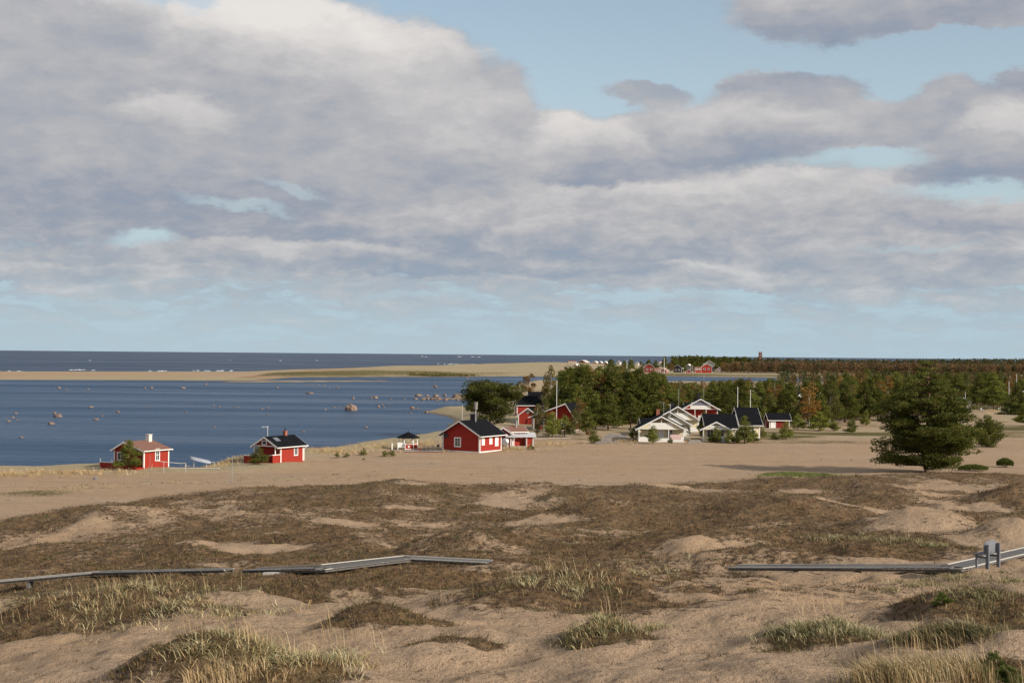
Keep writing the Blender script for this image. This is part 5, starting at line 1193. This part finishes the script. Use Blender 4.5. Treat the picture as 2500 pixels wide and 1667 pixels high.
for x, y, px, d in pts:
    hmax = 14.3 - (topline(px) - (866 + (px - 1250) * .0088)) / FPX * d; left = px < 1640
    z = hz(x, y)
    if z < -1.0: continue
    if left: kind = random.choices(['old', 'yng', 'bo', 'bg'], [.8, .08, .06, .06])[0]
    elif px < 2060: kind = random.choices(['old', 'yng', 'bo', 'by', 'bg'], [.40, .36, .09, .06, .09])[0]
    else: kind = random.choices(['old', 'yng', 'bo', 'by', 'bg'], [.52, .24, .10, .05, .09])[0]
    hcap = min(hmax - z, 12.5 if left else 10.5)
    h = hcap * random.uniform(.68, 1.0)
    if kind == 'yng': h = min(h, random.uniform(3.2, 7.0))
    if h < 2: h = 2
    meshes, ref, nm, fo, ba, ds = {'old': (OLD, 12, 'pine_tree', M_FOL, M_BARK, 'dark green pine'), 'yng': (YNG, 6, 'young_pine', M_FOL, M_BARK, 'light green young pine'), 'bo': (BO, 9, 'birch_tree', M_LEAF, M_BIRCHB, 'orange autumn birch'), 'by': (BY, 9, 'birch_tree', M_LEAF, M_BIRCHB, 'yellow autumn birch'), 'bg': (BG, 9, 'birch_tree', M_LEAF, M_BIRCHB, 'green-leaved birch')}[kind]
    lm = min(LMS, key=lambda q: abs(q[0] - px)); dx = px - lm[0]
    side = 'just left of' if dx < -9 else 'just right of' if dx > 9 else 'straight above'
    row = 'front row' if d < front(px) + 40 else 'second row' if d < front(px) + 110 else 'farther back' if d < front(px) + 200 else 'at the very back'
    size_ = 'tall ' if h > 9.5 else 'mid-sized ' if h > 7.5 else 'low ' if h < 4.5 else ''
    sz = h / ref; s = sz * random.uniform(.95, 1.3) * (1.0 if kind != 'yng' else 1.05)
    if kind == 'old': s = max(s, .62)
    lb = f'{size_}{ds} {side} {lm[1]}, {row}'
    if lb in LBS:
        pass

    LBS[lb] = 1
    if len(lb.split()) > 16: lb = lb.replace('straight above', 'above').replace(' autumn', '').replace('dark green', 'dark').replace('at the very back', 'backmost').replace('light green young', 'young')
    tree(nm, random.choice(meshes), (x, y, z - .05), lb, 'tree', ('pines' if 'pine' in nm else 'birches') + (' of the grove' if left else ' of the open wood'), s, sz, None, fo, ba)

# far woods on the other side of the inlet: one mass
def mass(name, label, n, pxr, dr, hr, palettes, mat, tri=46, size=1.1, flag=True, avoid=None):
    r = np.random.default_rng(hash(name) % 1000 if False else len(name)); V = []; Fq = []; Cc = []; o = 0
    px = r.uniform(*pxr, n); d = dr[0] + (dr[1] - dr[0]) * r.random(n) ** 1.3
    if callable(avoid): k = ~avoid(px, d); px = px[k]; d = d[k]
    rx = np.array([ray(a, 900)[:2] for a in px]); x = rx[:, 0] * d; y = rx[:, 1] * d; z = H(x, y); ok = z > ZW + .25
    x, y, z, px, d = x[ok], y[ok], z[ok], px[ok], d[ok]; n = len(x)
    hh = r.uniform(*hr, n) * (1 + (.20 * sst(2150, 2400, px) if name == 'far_pine_wood' else 0)); k = tri; kind = r.integers(0, len(palettes), n) if len(palettes) > 1 else np.zeros(n, int)
    for i in range(n):
        P = palettes[kind[i]]; con = P[0] == 'c'; cols = np.array(P[1])
        u = r.random(k) ** .8; a = r.uniform(0, 6.28, k); wd = hh[i] * (.17 if con else .20); rad = (wd * (1 - u * .95) if con else wd * np.sqrt(np.clip(1 - (2*u - 1) ** 2, 0, 1))) * r.uniform(.3, 1, k)
        c = np.stack([x[i] + rad * np.cos(a), y[i] + rad * np.sin(a), z[i] + hh[i] * (.10 + .85 * u)], 1)
        N_ = np.stack([np.cos(a), np.sin(a), np.zeros(k)], 1)
        v_, f_, cl_ = cards(c, N_, size, cols[r.integers(0, len(cols), k)] * r.uniform(.8, 1.2), r, 1.5, .2)
        V.append(v_); Fq.append(f_ + o); Cc.append(cl_); o += len(v_)
    return tag(link(name, mesh_np(name, np.concatenate(V), np.concatenate(Fq), np.concatenate(Cc)), None, mat), label, kind='stuff')
cP = ('c', [(.045, .062, .025), (.06, .075, .028), (.075, .08, .035)]); cO = ('b', [(.20, .105, .048), (.16, .10, .045), (.14, .11, .045)]); cB = ('b', [(.145, .085, .052), (.115, .082, .046), (.17, .10, .05)]); cG = ('b', [(.11, .095, .035), (.085, .08, .03)])
mass('autumn_wood', 'reddish-brown autumn birch wood along the far shore at the right', 2100, (1770, 2760), (1230, 1420), (7.5, 10.5), [cO, cB, cB, cP, cO], M_LEAF)
mass('far_pine_wood', 'dark green pine tops behind the reddish autumn wood', 1500, (1640, 2780), (1450, 1900), (9.5, 13.0), [cP, cP, cP, cB], M_FOL, 34, 1.3, avoid=lambda px, d: (px < 1800) & (d > 1700))
mass('shore_wood', 'mixed wood on the near side of the inlet far at the right', 520, (1900, 2760), (650, 800), (5.0, 8.5), [cP, cP, cO, cG], M_LEAF, 90, .55)
mass('reed_belt', 'ochre and green reeds along the far shore', 1500, (1000, 1300), (960, 985), (.9, 1.7), [('b', [(.17, .15, .06), (.22, .18, .08)]), ('b', [(.13, .13, .05)])], M_HEATH, 8, .7)
mass('undergrowth', 'low bushes and young saplings filling the wood behind the cottages', 2600, (1380, 2640), (305, 640), (1.4, 4.2), [cP, cG, cO, cP, cG], M_LEAF, 70, .34, avoid=lambda px, d: (d < np.interp(px, [1380, 1640, 1900, 2050, 2200, 2600], [300, 315, 305, 318, 385, 440])) | ((px > 2330) & (px < 2450) & (d < 445)))
vt = [(1491, 876, 1330, 'old', 1.3), (1478, 886, 1300, 'bg', 1.2), (1523, 880, 1300, 'old', 1.2), (1540, 876, 1330, 'old', 1.0), (1566, 883, 1290, 'bg', 1.1), (1583, 877, 1400, 'old', 1.1), (1600, 879, 1400, 'old', 1.0), (1622, 869, 1420, 'old', .8), (1637, 885, 1240, 'bo', 1.6),
      (1645, 871, 1380, 'old', 1.3), (1664, 870, 1400, 'old', 1.4), (1666, 884, 1260, 'old', 1.0), (1682, 867, 1450, 'old', .7), (1692, 868, 1450, 'old', .7), (1702, 866, 1440, 'old', .8), (1712, 868, 1440, 'old', .8), (1689, 888, 1240, 'bg', 1.0), (1728, 868, 1420, 'old', 1.4), (1740, 869, 1420, 'old', 1.4), (1704, 882, 1330, 'old', 1.0),
      (1756, 871, 1350, 'old', 1.3), (1768, 869, 1330, 'old', 1.3), (1783, 871, 1330, 'old', 1.4), (1799, 870, 1350, 'old', 1.2), (1815, 870, 1350, 'old', 1.4), (1830, 873, 1350, 'old', 1.2), (1764, 884, 1250, 'bo', 1.4), (1781, 882, 1250, 'bo', 1.3), (1797, 882, 1250, 'bo', 1.3)]
for i, (px, top, d, kd, w_) in enumerate(vt):
    nmz = {'old': 'dark pine', 'bg': 'dull green birch', 'bo': 'reddish birch'}[kd]
    zone = 'standing between the far village houses' if px < 1675 else 'in the clump behind the large village house' if px < 1750 else 'at the right end of the far village'
    zs = [q_[0] for q_ in vt if (q_[0] < 1675) == (px < 1675) and (q_[0] < 1750) == (px < 1750)]; zs.sort()
    put(px, top, d, kd, nmz + ', ' + ORD[zs.index(px)] + ' tree from the left ' + zone.replace('standing ', ''), 'trees of the far village', wide=w_ * 1.35)

# ------------------------------------------------------------------ shrubs by the great pine
def spiky(seed, w_, d_, h_, n, size, palette):
    r = np.random.default_rng(seed); a = r.uniform(0, 6.28, n); q = np.sqrt(r.random(n)); bx = q * np.cos(a) * w_; by = q * np.sin(a) * d_
    hh = h_ * (1 - .45 * q ** 2) * r.uniform(.35, 1.05, n); C = np.stack([bx * 1.1, by * 1.1, hh], 1); N_ = np.stack([bx / w_ * .6, by / d_ * .6, np.ones(n) * 1.3], 1)
    V, Fq, c = cards(C, N_, size, pal(r, n, palette), r, 2.2, .8); return mesh_np('foliage', V, Fq, c)
for px, py, w_, h_, lb in ((2456, 1141, 1.0, 1.15, 'spiky dark green juniper bush standing on the sand at the right edge'), (2378, 1150, 1.75, .8, 'low sprawling juniper at the right foot of the huge pine')):
    q = hit(px, py); t = thing('juniper_bush', lb, 'bush', (q[0], q[1] + .4, q[2] - .05)); link('foliage', spiky(px, w_, .7, h_, 3200, .10, [(.075, .10, .02), (.05, .07, .018), (.11, .125, .03)]), t, M_FOL)
    Vt, Ft = tubes_np([((0, 0, -.1), (math.cos(a) * w_ * .6, math.sin(a) * .4, h_ * .6), .03, .01) for a in np.linspace(0, 6, 9)], 4); link('stems', mesh_np('stems', Vt, Ft), t, M_BARK)
# loose dark tufts and shadow flecks on the bare sand
# small pine at the bottom right
q = hit(2428, 1664, 8); sp_ = pine(77, 1.0, lambda u: .42 * (1 - u) ** .7 + .04, 20, 5200, .032, cl=5, flat=.55, z0=.02, rise=.8, palette=[(.075, .115, .02), (.10, .14, .03), (.055, .08, .02)], pw=[.4, .4, .2])
hh = (1664 - 1588) / FPX * q[1]; tree('pine_sapling', sp_, (q[0], q[1], q[2] - .1), 'bright green pine sapling in the grass at the bottom right corner', 'tree', s=hh*1.35, sz=hh*1.15)
q = hit(2472, 1672, 8); tree('pine_sapling', sp_, (q[0], q[1], q[2] - .1), 'lower pine sapling cut by the bottom edge, right of the bright green one', 'tree', s=hh*1.1, sz=hh*.75)
q = hit(2302, 1478, 8); tree('pine_sapling', sp_, (q[0], q[1], q[2] - .05), 'tiny green pine seedling on the sand below the bench', 'tree', s=.55, sz=.35)

# ------------------------------------------------------------------ ground cover: heath twigs, grasses
def blades(name, label, X_, Y_, n_per, hgt, wid, spread, palette, lean=.5, mat=M_HEATH, seed=1, pw=None, seg=2, wind=(-.25, .0)):
    """tufts of n_per curved blades at each point; one mesh of countless blades"""
    r = np.random.default_rng(seed); Z_ = H(X_, Y_); n = len(X_); N_ = n * n_per
    bx = np.repeat(X_, n_per); by = np.repeat(Y_, n_per); bz = np.repeat(Z_, n_per); hh = np.repeat(np.broadcast_to(hgt, (n,)), n_per) * r.uniform(.55, 1.25, N_); ww = np.repeat(np.broadcast_to(wid, (n,)), n_per)
    sp = np.repeat(np.broadcast_to(spread, (n,)), n_per); a = r.uniform(0, 6.28, N_); q = np.sqrt(r.random(N_)) * sp
    px = bx + q * np.cos(a); py = by + q * np.sin(a); a2 = a + r.normal(0, .7, N_); ln = lean * r.uniform(.2, 1.3, N_) * hh
    dx = np.cos(a2) * ln + wind[0] * hh; dy = np.sin(a2) * ln + wind[1] * hh; s = r.uniform(0, 6.28, N_); sx = np.cos(s) * ww / 2; sy = np.sin(s) * ww / 2; sx = np.where(np.abs(sx) < ww * .2, ww * .3, sx)
    z0 = bz - .02
    P0 = np.stack([px - sx, py - sy, z0], 1); P1 = np.stack([px + sx, py + sy, z0], 1)
    if seg == 1:
        P2 = np.stack([px + dx, py + dy, z0 + hh * .9], 1); V = np.stack([P0, P1, P2], 1).reshape(-1, 3); Fq = np.arange(3 * N_).reshape(-1, 3); k = 3
    else:
        m0 = np.stack([px + dx * .35 - sx * .8, py + dy * .35 - sy * .8, z0 + hh * .65], 1); m1 = np.stack([px + dx * .35 + sx * .8, py + dy * .35 + sy * .8, z0 + hh * .65], 1)
        P2 = np.stack([px + dx * 1.1, py + dy * 1.1, z0 + hh * (.98 - .1 * lean)], 1); V = np.stack([P0, P1, m1, m0, P2], 1).reshape(-1, 3); o = np.arange(N_)[:, None] * 5
        Fq = np.concatenate([o + [0, 1, 2], o + [0, 2, 3], o + [3, 2, 4]]); k = 5
    c = pal(r, n, palette, pw); c = np.repeat(c, n_per, 0) * (1 + r.uniform(-.22, .22, (N_, 1))); c = np.repeat(c, k, 0)
    return tag(link(name, mesh_np(name, V, Fq, c), None, mat), label, kind='stuff')
r0 = np.random.default_rng(5)
n = 230000; az_ = r0.uniform(-.43, .43, n); rr_ = 1 / r0.uniform(1/190., 1/21., n); X_ = np.sin(az_) * rr_; Y_ = np.cos(az_) * rr_
v, dr, mo, we = covers(X_, Y_); pr = np.clip(v * 1.15 - .28 + fbm(X_, Y_, 1.1, 3, 91) * .55, .012 * (Y_ < dedge(X_, Y_)), 1)
k = r0.random(n) < pr * .62; hx, hy, hr = X_[k], Y_[k], rr_[k]
sc = np.clip(hr / 55, .55, 2.2)
blades('heath', 'low brown heath and crowberry covering the dune hummocks', hx, hy, 5, .11 * sc ** .6 * (.6 + r0.random(len(hx)) * .8), .030 * sc, .13 * sc, [(.150, .090, .042), (.110, .070, .038), (.190, .122, .062), (.23, .16, .09), (.105, .098, .038), (.052, .039, .028)], .9, seed=3, pw=[.24, .22, .17, .10, .10, .17], seg=1, wind=(0, 0))
n = 6500; az_ = r0.uniform(-.43, .43, n); rr_ = 1 / r0.uniform(1/225., 1/24., n); X_ = np.sin(az_) * rr_; Y_ = np.cos(az_) * rr_
v, dr, mo, we = covers(X_, Y_); k = (v < .5) & (H(X_, Y_) > -.6) & (r0.random(n) < np.where(Y_ > dedge(X_, Y_) + 3, .16, np.where(rr_ > 58, .55, .34))) & (fbm(X_, Y_, 6, 2, 95) > -.25)
hx, hy, hr = X_[k], Y_[k], rr_[k]; sc = np.clip(hr / 60, .5, 1.8)
blades('tufts_shadow_flecks', 'loose dark brown tufts on bare dune sand, near ones standing for footprint shadows', hx, hy, 11, .085 * sc ** .6 * (.5 + r0.random(len(hx))), .030 * sc, .12 * sc * (.5 + r0.random(len(hx))), [(.085, .060, .036), (.060, .046, .034), (.12, .085, .048)], .8, seed=6, seg=1, wind=(0, 0))  # near tufts double as dark flecks for shadows of footprints and debris
n = 26000; az_ = r0.uniform(-.43, .43, n); rr_ = 1 / r0.uniform(1/185., 1/24., n); X_ = np.sin(az_) * rr_; Y_ = np.cos(az_) * rr_
v, dr, mo, we = covers(X_, Y_); k = (v + fbm(X_, Y_, 1.6, 2, 97) * .5 > .42) & (r0.random(n) < .55)
hx, hy, hr = X_[k], Y_[k], rr_[k]; sc = np.clip(hr / 60, .45, 2.0)
blades('heather_clumps', 'darker rounded crowberry clumps among the brown heath', hx, hy, 12, .17 * sc ** .5 * (.5 + r0.random(len(hx))), .035 * sc, .19 * sc * (.5 + r0.random(len(hx))), [(.060, .048, .030), (.085, .064, .036), (.12, .088, .044), (.16, .115, .062), (.075, .078, .030)], .8, seed=8, seg=1, wind=(0, 0))
LY = [(.38, .36, .22), (.28, .28, .16), (.50, .46, .30), (.22, .20, .11), (.42, .34, .20)]; DRYC = [(.44, .33, .18), (.36, .26, .14), (.52, .42, .27), (.28, .21, .12)]; GRC = [(.15, .15, .065), (.22, .20, .105), (.28, .24, .14), (.11, .105, .05)]
def patch(name, label, areas, n, npb, h_, w_, sp_, palette, lean, seed, seg=2, pw=None):
    XX = []; YY = []; r = np.random.default_rng(seed); tot = sum(a[2] * a[3] for a in areas)
    for px, py, rx, ry in areas:
        m = max(3, int(n * rx * ry / tot)); c = hit(px, py, 8); d = c[1]; hc = CAMZ - c[2]
        a = r.uniform(0, 6.28, m); q = np.abs(r.normal(0, .62, m)) + .05; XX.append(c[0] + q * np.cos(a) * rx * d / FPX); YY.append(c[1] + q * np.sin(a) * ry * d * d / (FPX * hc))
    XX = np.concatenate(XX); YY = np.concatenate(YY)
    return blades(name, label, XX, YY, npb, h_, w_, sp_, palette, lean, seed=seed, seg=seg, pw=pw)
patch('lyme_grass', 'pale blue-green lyme grass tufts on the left foreground hummock', [(60, 1475, 120, 35), (250, 1490, 120, 40), (420, 1480, 140, 40), (560, 1500, 120, 22), (690, 1500, 60, 14), (350, 1440, 300, 22)], 420, 5, .21, .016, .14, LY + DRYC[:2] + GRC[:1], 1.7, 11)
patch('lyme_grass', 'pale lyme grass on the bottom hummock left of the middle', [(700, 1615, 120, 26), (850, 1615, 70, 28), (620, 1580, 130, 25), (480, 1585, 90, 18)], 380, 6, .20, .013, .13, LY + DRYC[:2] + GRC[:2], 1.5, 12)
patch('lyme_grass', 'thin lyme grass at the foot of the central brown hummock', [(1400, 1430, 110, 20), (1560, 1400, 110, 22), (1300, 1425, 80, 12)], 130, 6, .24, .018, .16, LY + GRC[:2] + DRYC[:1], 1.4, 13)
patch('lyme_grass', 'grassy tuft mound in the sand at the bottom centre', [(1450, 1540, 100, 12), (1500, 1520, 90, 12), (1600, 1535, 45, 12), (1420, 1548, 60, 8)], 240, 6, .16, .012, .15, GRC + LY[:2] + DRYC[:1], 1.1, 14)
patch('lyme_grass', 'green-grey grass mound in the sand at the bottom right', [(1960, 1535, 100, 16), (2070, 1540, 110, 16), (1900, 1548, 50, 10), (2120, 1555, 60, 12)], 360, 6, .155, .011, .15, GRC + LY[:3], 1.1, 15)
patch('lyme_grass', 'green grass on the hummock below the bench', [(2240, 1430, 90, 18), (2330, 1415, 70, 20), (2460, 1420, 70, 22), (2400, 1460, 110, 18), (2180, 1445, 40, 10)], 300, 7, .19, .014, .15, GRC + LY[:1], 1.1, 16)
patch('lyme_grass', 'grey-green grass tufts on the dunes above the right boardwalk', [(2050, 1315, 80, 16), (2200, 1325, 70, 18), (2290, 1335, 70, 14), (2130, 1310, 50, 10)], 170, 8, .26, .02, .2, GRC + LY[:2], 1.0, 17)
patch('ridge_grass', 'dark grass along the small sand ridge at the bottom right', [(2280, 1550, 110, 8), (2340, 1545, 70, 10), (2220, 1560, 60, 6), (2400, 1548, 40, 10)], 240, 8, .17, .012, .12, GRC + [(.07, .06, .04)], 1.0, 18)
patch('tall_grass', 'tall dry straw-coloured grass at the bottom right corner', [(2180, 1668, 130, 20), (2300, 1662, 110, 20), (2110, 1670, 70, 12), (2400, 1672, 80, 10)], 340, 7, .42, .009, .12, DRYC + GRC, .45, 19)
patch('tall_grass', 'yellow dry grass stems at the bottom edge left of the middle', [(590, 1655, 70, 16), (540, 1664, 60, 8), (470, 1668, 60, 6)], 90, 5, .26, .008, .10, DRYC, .35, 20)
patch('straw_stems', 'sparse thin dry stems standing above the foreground hummocks', [(300, 1440, 320, 60), (850, 1580, 120, 30), (650, 1600, 200, 40), (1480, 1500, 120, 20), (2000, 1510, 160, 20), (2250, 1600, 200, 40), (1350, 1400, 250, 30)], 520, 1, .55, .008, .05, DRYC, .22, 21)
patch('dune_grass', 'bright green grass patch on the far dune edge left of the huge pine', [(1950, 1160, 90, 9)], 420, 8, .42, .045, .2, [(.13, .17, .05), (.17, .19, .07), (.10, .13, .04)], .5, 22, 1)
patch('shore_grass', 'straw-coloured beach grass along the bay shore between the cabins and the gazebo', [(560, 1128, 60, 10), (820, 1103, 100, 8), (930, 1090, 70, 8), (1040, 1085, 60, 8), (170, 1155, 160, 5), (30, 1160, 120, 5), (300, 1142, 50, 4), (1250, 1096, 90, 5), (1350, 1085, 90, 5), (1520, 1078, 40, 8), (1095, 1103, 12, 3)], 1500, 7, .55, .04, .3, DRYC + [(.34, .30, .19)], .5, 23, 1)
patch('beach_tufts', 'scattered grey-green tufts on the flat beach below the shore cabins', [(150, 1195, 200, 14), (450, 1180, 200, 8), (700, 1170, 160, 8), (250, 1185, 120, 10), (900, 1165, 120, 6), (430, 1174, 10, 3), (805, 1156, 8, 3), (1220, 1150, 20, 3)], 170, 9, .22, .04, .3, GRC + LY[:2] + DRYC[:1], .9, 24, 1)
